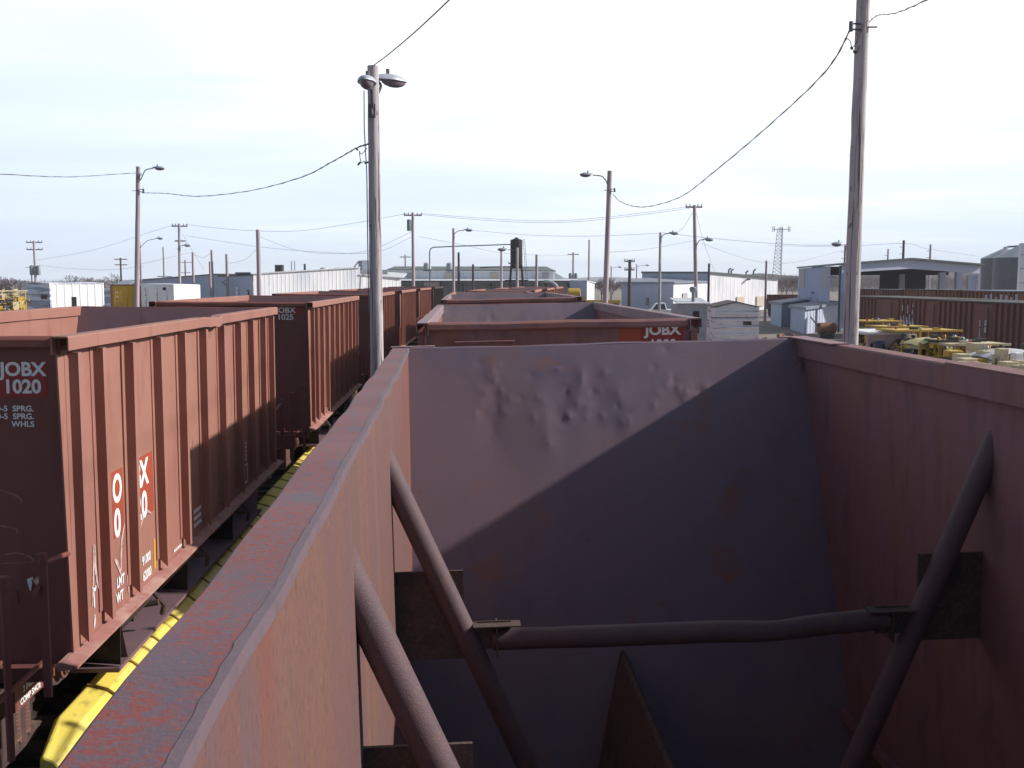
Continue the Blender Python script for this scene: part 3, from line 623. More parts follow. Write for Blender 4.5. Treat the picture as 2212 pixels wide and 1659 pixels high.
# ------------------------------------------------------------------ poles
def wood_pole(root, h, r0, r1, m, lean=(0, 0), n=16, seg=14, name='pole'):
    r = random.Random(int(h * 100) + int(r0 * 1000)); pts = []; rs = []
    for i in range(seg + 1):
        t = i / seg
        pts.append((lean[0] * t + r.uniform(-.004, .004) * (r0 / .15), lean[1] * t + r.uniform(-.004, .004) * (r0 / .15), -.3 + (h + .3) * t)); rs.append((r0 + (r1 - r0) * t) * r.uniform(.985, 1.015))
    return MB().tube(pts, rs, n).build(name, m, root, smooth=True)
def cobra(root, top, direction, arm=1.1, rise=.25, scale=1.0, droop=0, m=M_lamp, name='lamp'):
    """bracket arm and oval lamp head with a lens below it"""
    d = Vector((direction[0], direction[1], 0)).normalized(); p = Vector(top)
    pts = [p + Vector((0, 0, -.35)), p + d * .12 + Vector((0, 0, -.1)), p + d * arm * .45 + Vector((0, 0, rise * .7)), p + d * arm + Vector((0, 0, rise))]
    MB().tube(smooth_path(pts, 5), .028 * scale, 8).build('lamp_arm', M_hard, root, smooth=True)
    L = .78 * scale; w = .17 * scale; c = p + d * (arm + L * .42) + Vector((0, 0, rise + .01)); q = Vector((-d.y, d.x, 0))
    def ell(zs, zoff, k=1.0, lo=False):
        b = MB(); n = 20; vs = []; fs = []
        prof = ((0, 1.0), (.35, .96), (.7, .72), (.93, .36), (1.0, .02))
        for zz, rr in prof:
            for a in range(n):
                t = 2 * math.pi * a / n; x = math.cos(t) * L * .5 * rr * k; y = math.sin(t) * w * rr * k * (1 - .35 * (math.cos(t) < 0) * abs(math.cos(t)))
                vs.append(c + d * x + q * y + Vector((0, 0, zoff + zz * zs)))
        for j in range(len(prof) - 1):
            fs += [(j * n + a, j * n + (a + 1) % n, (j + 1) * n + (a + 1) % n, (j + 1) * n + a) for a in range(n)]
        fs += [tuple(range(n))[::-1], tuple(range((len(prof) - 1) * n, len(prof) * n))]
        return b.add(vs, fs)
    hd = ell(.13 * scale, 0).build('lamp_head', m, root, smooth=True)
    lb = ell(-.12 * scale, -.004, .72); lb.v = [tuple(Vector(v) + d * .08 * scale) for v in lb.v]; lb.build('lamp_lens', M_lens, hd, smooth=True)
    b = MB().tube([c + Vector((0, 0, .12 * scale)) - d * .05, c + Vector((0, 0, .22 * scale)) - d * .05], .035 * scale, 8); b.build('photocell', M_hard, hd)
def crossarm(root, z, w, ins=True, thick=.06, x0=0, y0=.17, ang=0.0, m=M_pole2, tip=None):
    ca, sa = math.cos(ang), math.sin(ang)
    b = MB().box(-w / 2, w / 2, y0 - .05, y0 + .05, z - thick, z + thick); b.xf(Matrix.Translation((x0, 0, 0)) @ Matrix.Rotation(ang, 4, 'Z'))
    a = b.build('crossarm', m, root)
    if ins:
        for t in (-.46, -.24, .24, .46):
            b = MB().lathe([(.03, z + thick), (.05, z + thick + .05), (.03, z + thick + .09), (.055, z + thick + .14), (.02, z + thick + .19)], 8, 0, 0)
            b.v = [(x + t * w * ca + x0, y + t * w * sa + y0, q) for x, y, q in b.v]; b.build('insulator', M_hard, a)
def bracket(root, x, y, z, sx=-1):
    b = MB(); b.tube([(x, y, z), (x + sx * .22, y, z + .01), (x + sx * .24, y, z - .06), (x + sx * .2, y, z - .10), (x, y, z - .11)], .018, 6); b.tube([(x + sx * .23, y, z + .05), (x + sx * .23, y, z - .14)], .045, 8); b.tube([(x, y, z - .06), (x - sx * .30, y, z - .05)], .016, 6); b.build('wire_bracket', M_hard, root)
GP = 'timber poles standing about the yard'
def pole_at(px, D, ytop, r0, name, label, cat, m=M_pole2, r1=None, pb=None, group=GP, seg=14):
    """pole that passes px at horizon height with its top at ytop; pb = picture column of its foot when it leans"""
    p = U(px, 607, D); top = U(px, ytop, D).z; x1 = U(px, ytop, D).x
    lean = 0.0
    if pb is not None:
        lean = (UX(px, D) - UX(pb, D)); p.x = UX(pb, D)
    root = thing(name, (p.x, D, 0), label, cat, group)
    wood_pole(root, top, r0, r1 or r0 * .78, m, (lean, 0), seg=seg, n=20 if D < 30 else 10)
    return root, top, lean

# tall twin lamp pole between the strings
P1, h, ln = pole_at(812, 21.3, 143, .155, 'lamp_pole', 'tall grey timber pole between the two strings of cars, two lamps at its top', 'lamp pole', M_pole, r1=.115, seg=26)
def bell_lamp(root, c, d, side_axis, tilt=0):
    pass
cobra(P1, (0, -.10, h - .62), (-.05, -1), arm=.42, rise=.10, scale=1.1)
cobra(P1, (.05, .05, h - .27), (.8, .6), arm=.0, rise=.02, scale=1.05)
b = MB().tube([(-.185, -.06, h - .5), (-.19, -.06, h - 1.3), (-.15, -.08, h - 2.2), (-.155, -.06, 3.6)], .011, 6); b.build('conduit', M_hard, P1)
b = MB(); b.box(-.10, .05, -.155, -.125, h - 1.06, h - .78); b.tube([(-.03, -.16, h - .4), (-.02, -.16, h - 1.0)], .028, 8); b.build('arm_bracket', M_hard, P1)
b = MB()
b.tube(smooth_path([(-.14, -.02, h - 1.65), (-.26, -.03, h - 1.78), (-.30, -.03, h - 1.72), (-.27, -.02, h - 1.95), (-.2, -.02, h - 1.92), (-.16, -.03, h - 2.02)], 4), .008, 5)
b.tube([(-.37, -.02, h - 1.66), (-.33, -.02, h - 1.70)], .022, 6); b.tube([(-.34, -.02, h - 2.0), (-.28, -.02, h - 1.94)], .022, 6); b.tube([(-.2, -.02, h - 1.96), (-.12, -.02, h - 1.94)], .02, 6)
b.build('wire_drop', M_wire2, P1, smooth=True)
h1 = h
# big pole on the right
P2, h, ln = pole_at(1844, 20.4, -120, .170, 'utility_pole', 'thick weathered cracked pole at the right, running out of the top', 'utility pole', M_pole, r1=.125, pb=1840, seg=30)
z_b = UZ(55, 20.4, 1860); xb_ = UX(1866, 20.4) - P2.location.x
bracket(P2, .00, -.10, z_b)
b = MB(); b.tube(smooth_path([(-.32, -.08, z_b - .27), (-.24, -.1, z_b - .33), (-.20, -.1, z_b - .46), (-.12, -.12, z_b - .56), (-.05, -.12, z_b - .42)], 4), .009, 5); b.tube(smooth_path([(-.20, -.1, z_b - .46), (-.12, -.1, z_b - .38), (-.06, -.1, z_b - .2), (.0, -.15, z_b - .02)], 4), .008, 5)
b.tube([(-.22, -.1, z_b - .44), (-.19, -.1, z_b - .49)], .026, 6); b.tube([(-.17, -.11, z_b - .53), (-.11, -.11, z_b - .56)], .026, 6); b.build('wire_drop', M_wire2, P2, smooth=True)
# single lamp poles in the middle distance
LG = 'single lamp poles'
Q1, h, ln = pole_at(308, 50, 360, .135, 'lamp_pole', 'leaning lamp pole at the left before the ochre container, lamp pointing right', 'lamp pole', M_pole2, r1=.11, pb=286)
cobra(Q1, (ln + .1, -.05, h - .3), (1, -.1), arm=.62, rise=.20, scale=.85); bracket(Q1, ln, -.1, h - 1.1, 1); QL = Vector((Q1.location.x + ln, 50, h))
Q2, h, ln = pole_at(1315, 50, 369, .145, 'lamp_pole', 'single lamp pole beyond the lettered mauve car, its lamp pointing left', 'lamp pole', M_pole2, r1=.12, pb=1304)
cobra(Q2, (ln - .1, -.05, h - .35), (-1, -.1), arm=.75, rise=.12, scale=.95); bracket(Q2, ln, -.1, h - .9, 1); QR = Vector((Q2.location.x + ln, 50, h))
def lamp_pole(px, D, yt, side_, label, r0=.14, pb=None, m=M_pole2, rise=.2, arm=1.2, zoff=.4):
    o, h, l = pole_at(px, D, yt, r0, 'lamp_pole', label, 'lamp pole', m, pb=pb)
    cobra(o, (l, -.05, h - zoff), (side_, -.1), arm=arm, rise=rise, scale=1.15); return o, h
lamp_pole(980, 95, 493, 1, 'slim lamp pole crossed by the long bent pipe of the black tank', arm=1.0)
lamp_pole(1117, 80, 535, -1, 'pale lamp pole standing right in front of the black tank', m=M_pole, arm=.75, zoff=.22, rise=.05)
lamp_pole(1425, 85, 502, 1, 'slim lamp pole behind the white pickup truck', arm=.7, m=M_pole, zoff=.3)
lamp_pole(1320, 190, 575, 1, 'tiny far lamp pole just right of the left pointing lamp pole', arm=1.2)
lamp_pole(1375, 190, 571, 1, 'tiny far lamp pole above the corner of the low blue grey annex', arm=1.6)
lamp_pole(1829, 62, 530, -1, 'lamp showing from behind the left edge of the thick right pole', arm=.3, zoff=.15, r0=.10)
lamp_pole(305, 120, 523, 1, 'thin pole with a bare lamp arm just right of the leaning lamp pole', arm=2.0, rise=.9, zoff=.5)
UG = 'utility poles with crossarms'
def util(px, D, yt, label, arms, r0=.15, m=M_pole2, trans=0, pb=None, ang=0.0):
    o, h, l = pole_at(px, D, yt, r0, 'utility_pole', label, 'utility pole', m, group=UG, pb=pb)
    for dz_, w in arms: crossarm(o, h - dz_, w, dz_ < 1.2 and D < 140, x0=l, ang=ang, thick=.07)
    for k in range(trans):
        sx = (-.42, .42)[k] if trans > 1 else -.48
        b = MB().lathe([(.24, h - 4.3), (.25, h - 4.2), (.25, h - 3.2), (.2, h - 3.1), (.05, h - 3.05)], 14, sx + l, 0); b.build('transformer', M_trans, o, smooth=True)
    return o, h
A1, hA1 = util(893, 98, 459, 'utility pole with grey transformer and top crossarm, left of the bent pipe', [(.25, 1.75)], .17, trans=0)
b = MB().lathe([(.20, hA1 - 1.75), (.21, hA1 - 1.7), (.21, hA1 - .75), (.17, hA1 - .68), (.05, hA1 - .64)], 14, -.36, 0); b.build('transformer', M_trans, A1, smooth=True)
A2, hA2 = util(1497, 84, 443, 'tall dark utility pole with a lamp halfway up, before the white ribbed hall', [(.15, 1.4)], .18, pb=1507)
cobra(A2, (-.15, -.05, UZ(520, 84)), (1, -.1), arm=.55, rise=.1, scale=1.2)
A3, hA3 = util(391, 105, 483, 'utility pole with two crossarms and a lamp, over the white van box', [(.25, 1.6), (1.75, 1.1)], .16, pb=386)
cobra(A3, (0, -.05, UZ(533, 105)), (1, -.1), arm=.6, rise=.05, scale=1.1)
util(77, 130, 520, 'utility pole at the far left carrying two transformers and two crossarms', [(.2, 2.0), (1.1, 2.0)], .17, trans=2)
util(262, 150, 557, 'short utility pole with two crossarms above the yellow container', [(.2, 1.9), (1.0, 1.8)], .16, M_pole3, trans=1)
util(355, 160, 533, 'broken looking thin pole with one low crossarm left of the two crossarm pole', [(4.6, 2.2)], .15)
util(401, 230, 562, 'hazy distant pole with one crossarm behind the blue grey building roof', [(.5, 3.0), (2.8, 2.2)], .2, M_twig2)
util(876, 150, 550, 'thin pole with one crossarm just left of the transformer pole', [(.35, 1.6)], .14)
util(1238, 150, 545, 'utility pole with crossarm and small transformers right of the black tank', [(.3, 1.7)], .16, trans=2)
util(1360, 100, 561, 'black creosoted pole with two short crossarms before the blue grey annex', [(.15, 1.05), (1.0, 1.0)], .19, M_pole3)
util(69, 300, 575, 'tiny far pole with crossarm beside the bare tree at the left edge', [(.4, 3.5)], .25, M_twig2)
PG = 'plain poles without arms'
for px, D, yt, r0, lab, m in ((418, 120, 545, .16, 'plain pole between the two crossarm pole and the pair of close poles', M_pole2), (459, 112, 540, .17, 'taller pole of the close pair before the blue grey wall', M_pole2), (454.5, 111, 565, .15, 'shorter pole of the close pair before the blue grey wall', M_pole2),
    (491, 112, 549, .19, 'plain pole near the pale door of the blue grey building', M_pole2), (560, 92, 496, .235, 'thick dark pole at the left corner of the white ribbed building', M_pole2), (659, 112, 570, .16, 'thin dark pole in the middle of the white ribbed wall', M_pole3),
    (991, 110, 545, .15, 'plain dark pole right beside the slim lamp pole with the pipe', M_pole3), (1022, 110, 571, .15, 'short dark pole in front of the tan panel of the long building', M_pole3), (1083, 100, 540, .13, 'pale thin pole crossed by the short lower pipe of the black tank', M_pole),
    (1159, 95, 550, .15, 'brown plain pole right of the black tank ladder', M_pole2), (1272, 130, 518, .14, 'tall bare pole between the tank and the left pointing lamp', M_pole2), (1531, 104, 569, .15, 'dark pole at the seam of the white ribbed hall and its annex', M_pole3),
    (1654.5, 105, 563, .15, 'thin pole standing on the dirt by the two lean-to sheds', M_pole2), (1949, 130, 519, .19, 'dark pole above the ridge of the open shed', M_pole3), (2007, 135, 528, .17, 'thinner pole above the right roof slope of the open shed', M_pole2), (1916, 140, 538, .15, 'short far pole above the left roof slope of the open shed', M_pole2),
    (1823, 140, 531, .15, 'thin pole with pegs just left of the thick right pole', M_pole3)):
    o, h_, _ = pole_at(px, D, yt, r0, 'plain_pole', lab, 'pole', m, group=PG)
    if D > 125 and px > 1800:
        for k in range(3): MB().box(-.5, 0, -.04, .04, h_ - .9 - k * .9, h_ - .84 - k * .9).build('peg', M_hard, o)

# ------------------------------------------------------------------ overhead wires
def wire(pts, r, label, twist=False, m=M_wire, n=14):
    P = smooth_path(pts, n); rs = r
    if twist: rs = [r * (1.0 + .35 * math.sin(i * 1.9) * (1 if i % 3 else .5)) for i in range(len(P))]; P = [p + Vector((0, 0, .005 * math.sin(i * 1.3))) for i, p in enumerate(P)]
    b = MB().tube(P, rs, 5); o = b.build('overhead_wire', m); tag(o, label, 'wire', 'overhead wires'); return o
def sag(a, bb, s, n=6): return [a.lerp(bb, i / n) - Vector((0, 0, 4 * s * (i / n) * (1 - i / n))) for i in range(n + 1)]
wire(sag(Vector((P1.location.x, 21.2, h1 - .02)), U(1030, -60, 12), .06), .011, 'taut wire rising right from the top of the twin lamp pole', m=M_wire)
pr_ = Vector((P2.location.x - .25, 20.3, z_b - .12))
wire([pr_, U(1780, 158, 23), U(1660, 272, 29), U(1550, 365, 35), U(1470, 425, 40), U(1392, 447, 45), U(1345, 438, 48), Vector((QR.x + .15, 49.9, QR.z - 1.15))], .017, 'twisted cable from the thick right pole down to the left pointing lamp', True, M_wire2)
wire([pr_ + Vector((.2, -.1, -.05)), Vector((P2.location.x + .22, 20.2, z_b + .13)), U(1935, 28, 17), U(2006, -2, 14), U(2160, -80, 11), U(3200, -700, 5)], .010, 'twisted cable running off the thick right pole to the top right of the photo', True, M_wire2)
wire([Vector((P1.location.x - .12, 21.25, h1 - 1.58)), U(770, 320, 22.2), U(720, 348, 27), U(650, 383, 33), U(540, 412, 40), U(430, 424, 45), U(360, 418, 48), Vector((QL.x + .15, 49.9, QL.z - 1.25))], .016, 'twisted cable sagging between the twin lamp pole and the leaning left lamp pole', True, M_wire2)
wire([Vector((QL.x - .05, 49.9, QL.z - .55)), U(296, 374, 49), U(150, 382, 44), U(0, 376, 38), U(-300, 360, 34), U(-900, 280, 28)], .016, 'thin cable leaving the leaning lamp pole to the left edge of the photo', True, M_wire2)
for k, (a, bq, lab) in enumerate(((911, 1484, 'upper'), (905, 1490, 'lower'))):
    wire([U(a, 461 + 2 * k, 98), U(1050, 472 + 4 * k, 95), U(1190, 477 + 4 * k, 91), U(1320, 468 + 4 * k, 88), U(bq, 447 + 3 * k, 84)], .014, lab + ' of two long wires from the transformer pole to the tall dark pole')
wire([U(400, 485, 105), U(520, 497, 104), U(640, 499, 103), U(760, 483, 101), U(880, 461, 98)], .016, 'long wire from the two crossarm pole to the transformer pole')
wire([U(402, 509, 105), U(560, 533, 104), U(700, 545, 103), U(810, 545, 101), U(888, 512, 98)], .014, 'lower wire drooping between the two crossarm pole and the transformer pole')
wire([U(80, 562, 130), U(180, 545, 122), U(260, 523, 115), U(320, 503, 110), U(378, 485, 105)], .014, 'wire climbing from the far left transformer pole to the two crossarm pole')
wire([U(85, 573, 130), U(140, 579, 128), U(230, 583, 125), U(310, 575, 121)], .014, 'low slack wire from the far left transformer pole towards the bare lamp arm pole')
wire([U(306, 570, 120), U(350, 560, 116), U(413, 545, 118)], .013, 'low wire from the bare lamp arm pole up to the plain pole')
wire([U(562, 512, 92), U(640, 540, 95), U(720, 548, 98), U(800, 540, 98), U(890, 500, 98)], .014, 'slack wire from the thick dark pole towards the transformer pole')
wire([U(558, 535, 92), U(530, 560, 100), U(500, 568, 108), U(491, 566, 112)], .014, 'short slack wire between the thick dark pole and the pole by the pale door')
wire([U(394, 505, 105), U(418, 546, 112), U(440, 582, 112)], .013, 'guy wire slanting down right from the two crossarm pole')
wire([U(419, 550, 120), U(440, 556, 116), U(458, 543, 112)], .013, 'short wire between the plain pole and the taller pole of the close pair')
wire([U(905, 511, 98), U(1000, 529, 100), U(1100, 548, 105), U(1230, 552, 150)], .015, 'wire passing behind the black tank from the transformer pole')
wire([U(1002, 496, 95), U(1150, 508, 95), U(1280, 510, 92), U(1422, 504, 85)], .013, 'faint level wire between the two slim lamp poles')
wire([U(1515, 525, 84), U(1600, 556, 95), U(1655, 567, 104), U(1720, 566, 115), U(1820, 541, 138)], .014, 'slack wire from the tall dark pole past the cell tower')
wire([U(1430, 503, 85), U(1560, 517, 82), U(1700, 528, 74), U(1800, 530, 64), U(1828, 529, 62)], .013, 'level wire from the slim lamp pole to the lamp behind the thick pole')
wire([U(1495, 460, 84), U(1470, 497, 84.5), U(1432, 507, 85)], .013, 'short slanting wire from the tall dark pole to the slim lamp pole')
wire([U(1503, 455, 84), U(1520, 522, 90), U(1545, 590, 98)], .012, 'thin guy wire falling right from the tall dark pole')
wire([U(1660, 530, 200), U(1800, 533, 160), U(1949, 526, 130), U(2007, 538, 135), U(2110, 553, 170)], .02, 'wire running over the open shed towards the silos')
wire([U(1310, 545, 50.0), U(1400, 538, 70), U(1497, 520, 84)], .012, 'wire from the left pointing lamp pole up to the tall dark pole')

# ------------------------------------------------------------------ buildings
def wall(mb, a, c, z0, za, zc, pitch=.42, dep=.045):
    """ribbed sheet wall from plan point a to c, top sloping from za to zc, ribs standing out to the right of a->c"""
    a = Vector((a.x, a.y, 0)); c = Vector((c.x, c.y, 0)); L = (c - a).length; d = (c - a) / L; n = Vector((d.y, -d.x, 0))
    k = max(1, int(L / pitch)); st = []
    for i in range(k):
        s0 = L * i / k; w = L / k
        st += [(s0, 0), (s0 + w * .70, 0), (s0 + w * .78, dep), (s0 + w * .92, dep)]
    st.append((L, 0)); vs = []
    for s_, q in st:
        p = a + d * s_ + n * q; zt = za + (zc - za) * s_ / L
        vs += [(p.x, p.y, z0), (p.x, p.y, zt)]
    mb.add(vs, [(2 * i, 2 * i + 2, 2 * i + 3, 2 * i + 1) for i in range(len(st) - 1)])
def slab(pts, t=.12):       # roof sheet through 3-D points with thickness
    P = [Vector(p) for p in pts]; n = (P[1] - P[0]).cross(P[2] - P[0]).normalized()
    if n.z < 0: P = P[::-1]
    return MB().hexa([p - Vector((0, 0, t)) for p in P], P)
def wbox(root, name, m, c, d, w, dep, z0, z1, off=0.0):   # box standing on a wall: centre c, wall direction d
    d = Vector((d.x, d.y, 0)).normalized(); n = Vector((d.y, -d.x, 0)); c = Vector((c.x, c.y, 0)) + n * off
    q = [c - d * w / 2 - n * dep / 2, c + d * w / 2 - n * dep / 2, c + d * w / 2 + n * dep / 2, c - d * w / 2 + n * dep / 2]
    return MB().hexa([(p.x, p.y, z0) for p in q], [(p.x, p.y, z1) for p in q]).build(name, m, root)
# blue grey building, left
Bq = thing('blue_building', (0, 0, 0), 'long blue grey metal building behind the white van box, low pitched dark roof edge', 'building')
a, m1, m2, c = U(296, 606, 150), U(470, 593, 118), U(474, 597, 117.4), U(546, 592, 105.5)
b = MB(); wall(b, a, m1, 0, a.z, m1.z, .6, .03); b.build('wall', M_blue, Bq)
b = MB(); wall(b, m1, c, 0, m2.z, m2.z + .05, .6, .03); b.build('wall', M_blue, Bq)
back = Vector((25, 32, 0))
slab([a + Vector((-.2, -.3, .12)), m1 + Vector((0, -.3, .12)), m1 + back, a + back]).build('roof', M_roof, Bq)
slab([m2 + Vector((0, -.3, .08)), Vector((c.x, c.y, m2.z + .12)) + Vector((0, -.3, 0)), Vector((c.x, c.y, m2.z + .1)) + back * .5, m2 + back * .5]).build('roof', M_roof, Bq)
dd = (c - m1); 
p = U(513, 625, 110.6); wbox(Bq, 'door', M_boxg, p, dd, 1.0, .1, 0, 2.6 + 1.0, .05)
p = U(535, 630, 107.0); f = wbox(Bq, 'door_frame', M_trim, p, dd, .8, .08, 0, 3.3, .05); wbox(f, 'door_leaf', M_blue, p, dd, .62, .05, 0, 3.2, .09)
p = U(488, 610, 115); b = MB().tube([(p.x, p.y - .1, p.z + .2), (p.x - .4, p.y - .25, p.z), (p.x, p.y - .3, p.z - .25), (p.x + .3, p.y - .2, p.z - .05)], .06, 6); b.build('vent_pipe', M_hard, Bq)
slab([U(508, 588, 112), U(541, 588, 108), U(543, 591, 109), U(515, 592, 113)], .2).build('roof_vent', M_roof, Bq)
# white ribbed building
Wb = thing('white_building', (0, 0, 0), 'white ribbed metal building with roof vents and a stepped gable, behind the left string', 'building')
a, m1, c1, c = U(547, 592, 105.3), U(777, 578.5, 112), U(777, 594, 112), U(866, 600, 115)
b = MB(); wall(b, a, m1, 0, a.z, m1.z, .44, .02); b.build('wall', M_wsid, Wb)
b = MB(); wall(b, m1, c, 0, c1.z, c.z, .44, .02); b.build('wall', M_wsid, Wb)
slab([a + Vector((0, -.2, .1)), m1 + Vector((0, -.2, .1)), m1 + Vector((-2, 30, .1)), a + Vector((-4, 30, .1))]).build('roof', M_roofl, Wb)
slab([c1 + Vector((0, -.2, .1)), c + Vector((.3, -.2, .1)), c + Vector((0, 12, .6)), c1 + Vector((0, 12, .6))]).build('roof', M_roofl, Wb)
f = MB().box(c1.x, UX(839, 113), 112.0, 112.12, UZ(593, 112), UZ(583, 112)).build('fascia', M_boxw, Wb)
for px, yb, w in ((592, 581, .42), (602, 581, .42)):
    z = UZ(590, 112); x = UX(px, 112); MB().lathe([(.26, z - .6), (.26, UZ(572.5, 112)), (.22, UZ(571.8, 112))], 12, x, 114).build('stack', M_mech, Wb, smooth=True)
for px in (627, 634): x = UX(px, 112); MB().tube([(x, 113, 4.6), (x, 113, UZ(564, 112))], .04, 6).build('vent_pipe', M_hard, Wb)
for px, yt, w in ((695, 577, .50), (725, 577.5, .55), (757, 578, .5)):
    z = UZ(587, 113); x = UX(px, 114); MB().lathe([(w * .8, z - .5), (w * .8, z + .1), (w, z + .15), (w * .85, UZ(yt, 114) - .1), (w * .4, UZ(yt, 114))], 14, x, 116).build('roof_ventilator', M_roofl, Wb, smooth=True)
x0, x1 = UX(763, 113), UX(781, 113); z0 = UZ(582, 113)
b = MB(); b.box(x0 + .5, x1, 114, 115, z0 - .3, UZ(563, 113)); b.tube([(x0 - .3, 114.2, z0 - .1), (x0 + .5, 114.2, UZ(565, 113))], .08, 6); b.build('roof_unit', M_shade, Wb)
b = MB(); b.box(x1, UX(796, 113), 114, 114.08, z0 - .3, UZ(562, 113)); b.build('roof_screen', M_wsid, Wb)
# long dock building in the middle
Lb = thing('dock_building', (0, 0, 0), 'long low white dock building with raised clerestory and tan panels behind the black tank', 'building')
D = 133
xa, xb, xc = UX(835, D), UX(1197, D), UX(1216, D)
zt, zl, ze = UZ(586.5, D), UZ(603, D), UZ(606.5, D - 6)
b = MB(); wall(b, Vector((xa, D, 0)), Vector((xb, D, 0)), 3.9, zt + .1, zt - .05, .75, .05); b.build('clerestory_wall', M_wsid, Lb)
slab([(xa, D - .3, zt + .25), (xb + .2, D - .3, zt + .1), (xb + .2, D + 16, zt + .9), (xa, D + 16, zt + .9)]).build('roof', M_roof, Lb)
MB().add([(xb, D, 4.0), (xb, D, zt - .05), (xc + .6, D, 4.4), (xb, D + 10, 4.0), (xb, D + 10, zt - .05), (xc + .6, D + 10, 4.4)], [(0, 2, 1), (3, 4, 5), (1, 2, 5, 4), (0, 3, 5, 2), (0, 1, 4, 3)]).build('gable_end', M_boxw, Lb)
slab([(xa, D - 7.2, ze), (UX(1245, D), D - 7.2, ze - .05), (UX(1245, D), D - .05, zl + .05), (xa, D - .05, zl + .05)], .18).build('lower_roof', M_roofl, Lb)
MB().box(xa, UX(1230, D - 7), D - 7.32, D - 7.22, ze - .16, ze + .02).build('canopy_edge', M_roof, Lb)
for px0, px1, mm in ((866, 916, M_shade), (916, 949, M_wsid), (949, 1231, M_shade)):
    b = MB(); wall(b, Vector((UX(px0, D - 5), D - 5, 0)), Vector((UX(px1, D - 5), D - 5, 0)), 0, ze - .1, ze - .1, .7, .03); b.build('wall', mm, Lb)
for px in (952, 1000, 1022, 1061, 1110, 1163, 1180, 1229):
    x = UX(px, D - 7); b = MB(); b.box(x - .1, x + .1, D - 7.1, D - 6.9, 0, ze - .3); b.hexa([(x - .08, D - 7, ze - 1.1), (x + .08, D - 7, ze - 1.1), (x + .08, D - 6.9, ze - 1.0), (x - .08, D - 6.9, ze - 1.0)], [(x - .08, D - 5.1, ze - .35), (x + .08, D - 5.1, ze - .35), (x + .08, D - 5.1, ze - .2), (x - .08, D - 5.1, ze - .2)]); b.build('canopy_post', M_trim, Lb)
for px0, px1, mm in ((879, 890, M_cream), (963, 980, M_tan), (1059, 1076, M_tan), (1171, 1185, M_cream)):
    MB().box(UX(px0, D), UX(px1, D), D - .14, D - .06, UZ(602, D), UZ(589.5, D)).build('wall_panel', mm, Lb)
for px in (923, 972):
    x = UX(px, D + 3); MB().lathe([(.5, zt), (.55, zt + .3), (.45, zt + 1.1), (.2, zt + 1.25)], 12, x, D + 3).build('roof_ventilator', M_roofl, Lb, smooth=True)
xd, xe, xf_ = UX(1231, D - 9), UX(1257, D - 12), UX(1284, D - 9)
e = thing('end_block', (0, 0, 0), 'small blue and white windowless block at the right end of the dock building', 'building')
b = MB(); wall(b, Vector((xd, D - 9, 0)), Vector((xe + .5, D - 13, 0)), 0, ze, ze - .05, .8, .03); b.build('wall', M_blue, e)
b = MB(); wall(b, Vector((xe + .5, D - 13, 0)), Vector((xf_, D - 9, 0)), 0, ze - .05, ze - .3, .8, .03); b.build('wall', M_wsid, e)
slab([(xd, D - 9, ze + .08), (xe + .5, D - 13.2, ze + .03), (xf_ + .2, D - 9, ze - .2), (xf_ - 1, D - 4, ze)], .1).build('roof', M_roofl, e)
b = MB().tube(smooth_path([(UX(1176, 122), 122, ze), (UX(1193, 122), 121.5, ze - .2), (UX(1203, 122), 121, ze - .8), (UX(1205, 122), 121, 2.6)], 5), .16, 8); tag(b.build('drain_pipe', M_roofl, smooth=True), 'pale curved duct bending down in front of the dock building', 'duct')
# right hand white hall with a lower annex
Rh = thing('metal_hall', (0, 0, 0), 'large white ribbed metal hall with dark roof edge right of the tall dark pole', 'building')
a, c, dR = U(1387, 588, 160), U(1531, 589, 140), U(1680, 601, 150)
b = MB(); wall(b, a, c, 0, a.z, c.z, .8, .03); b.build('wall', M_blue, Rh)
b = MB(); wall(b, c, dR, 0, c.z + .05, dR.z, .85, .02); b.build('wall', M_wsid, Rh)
slab([a + Vector((-.2, -.2, .12)), c + Vector((0, -.3, .15)), dR + Vector((.4, -.2, .15)), Vector((dR.x + a.x - c.x, dR.y + a.y - c.y, dR.z))], .25).build('roof', M_roof, Rh)
dd = dR - c
for px, yy in ((1611, 604), ):
    p = c.lerp(dR, .535); MB().tube([(p.x, p.y - .1, UZ(604, 145)), (p.x + .3, p.y - .7, UZ(603.5, 145) + .05)], .14, 8).build('wall_lamp', M_hard, Rh)
for t in (.44, .73): p = c.lerp(dR, t); wbox(Rh, 'wall_panel', M_tan, p, dd, 1.7, .1, 0.6, 2.0, .12)
for t, hgt in ((.30, .9), (.335, .8), (.55, .75), (.66, 1.1)): p = c.lerp(dR, t); MB().tube([(p.x, p.y + 1, p.z - .2), (p.x, p.y + 1, p.z + hgt * .7), (p.x + .3, p.y + .9, p.z + hgt)], .12, 6).build('roof_pipe', M_hard, Rh)
An = thing('annex', (0, 0, 0), 'low blue grey annex with a small window in front of the white hall', 'building')
a2, c2, d2 = U(1343, 612, 148), U(1455, 612, 127), U(1530, 610.5, 136)
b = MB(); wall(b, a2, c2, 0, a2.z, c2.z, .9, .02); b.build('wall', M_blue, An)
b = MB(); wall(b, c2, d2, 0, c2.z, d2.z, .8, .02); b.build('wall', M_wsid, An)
slab([a2 + Vector((-.4, -.3, .2)), c2 + Vector((0, -.5, .2)), d2 + Vector((.2, 0, .2)), Vector((a2.x + d2.x - c2.x, a2.y + d2.y - c2.y, 5.0))], .2).build('roof', M_roofg, An)
p = a2.lerp(c2, .54); fr = wbox(An, 'window', M_trim, p, c2 - a2, 1.0, .08, 1.0, 2.0, .05); wbox(fr, 'pane', M_glass, p, c2 - a2, .8, .04, 1.1, 1.9, .09)
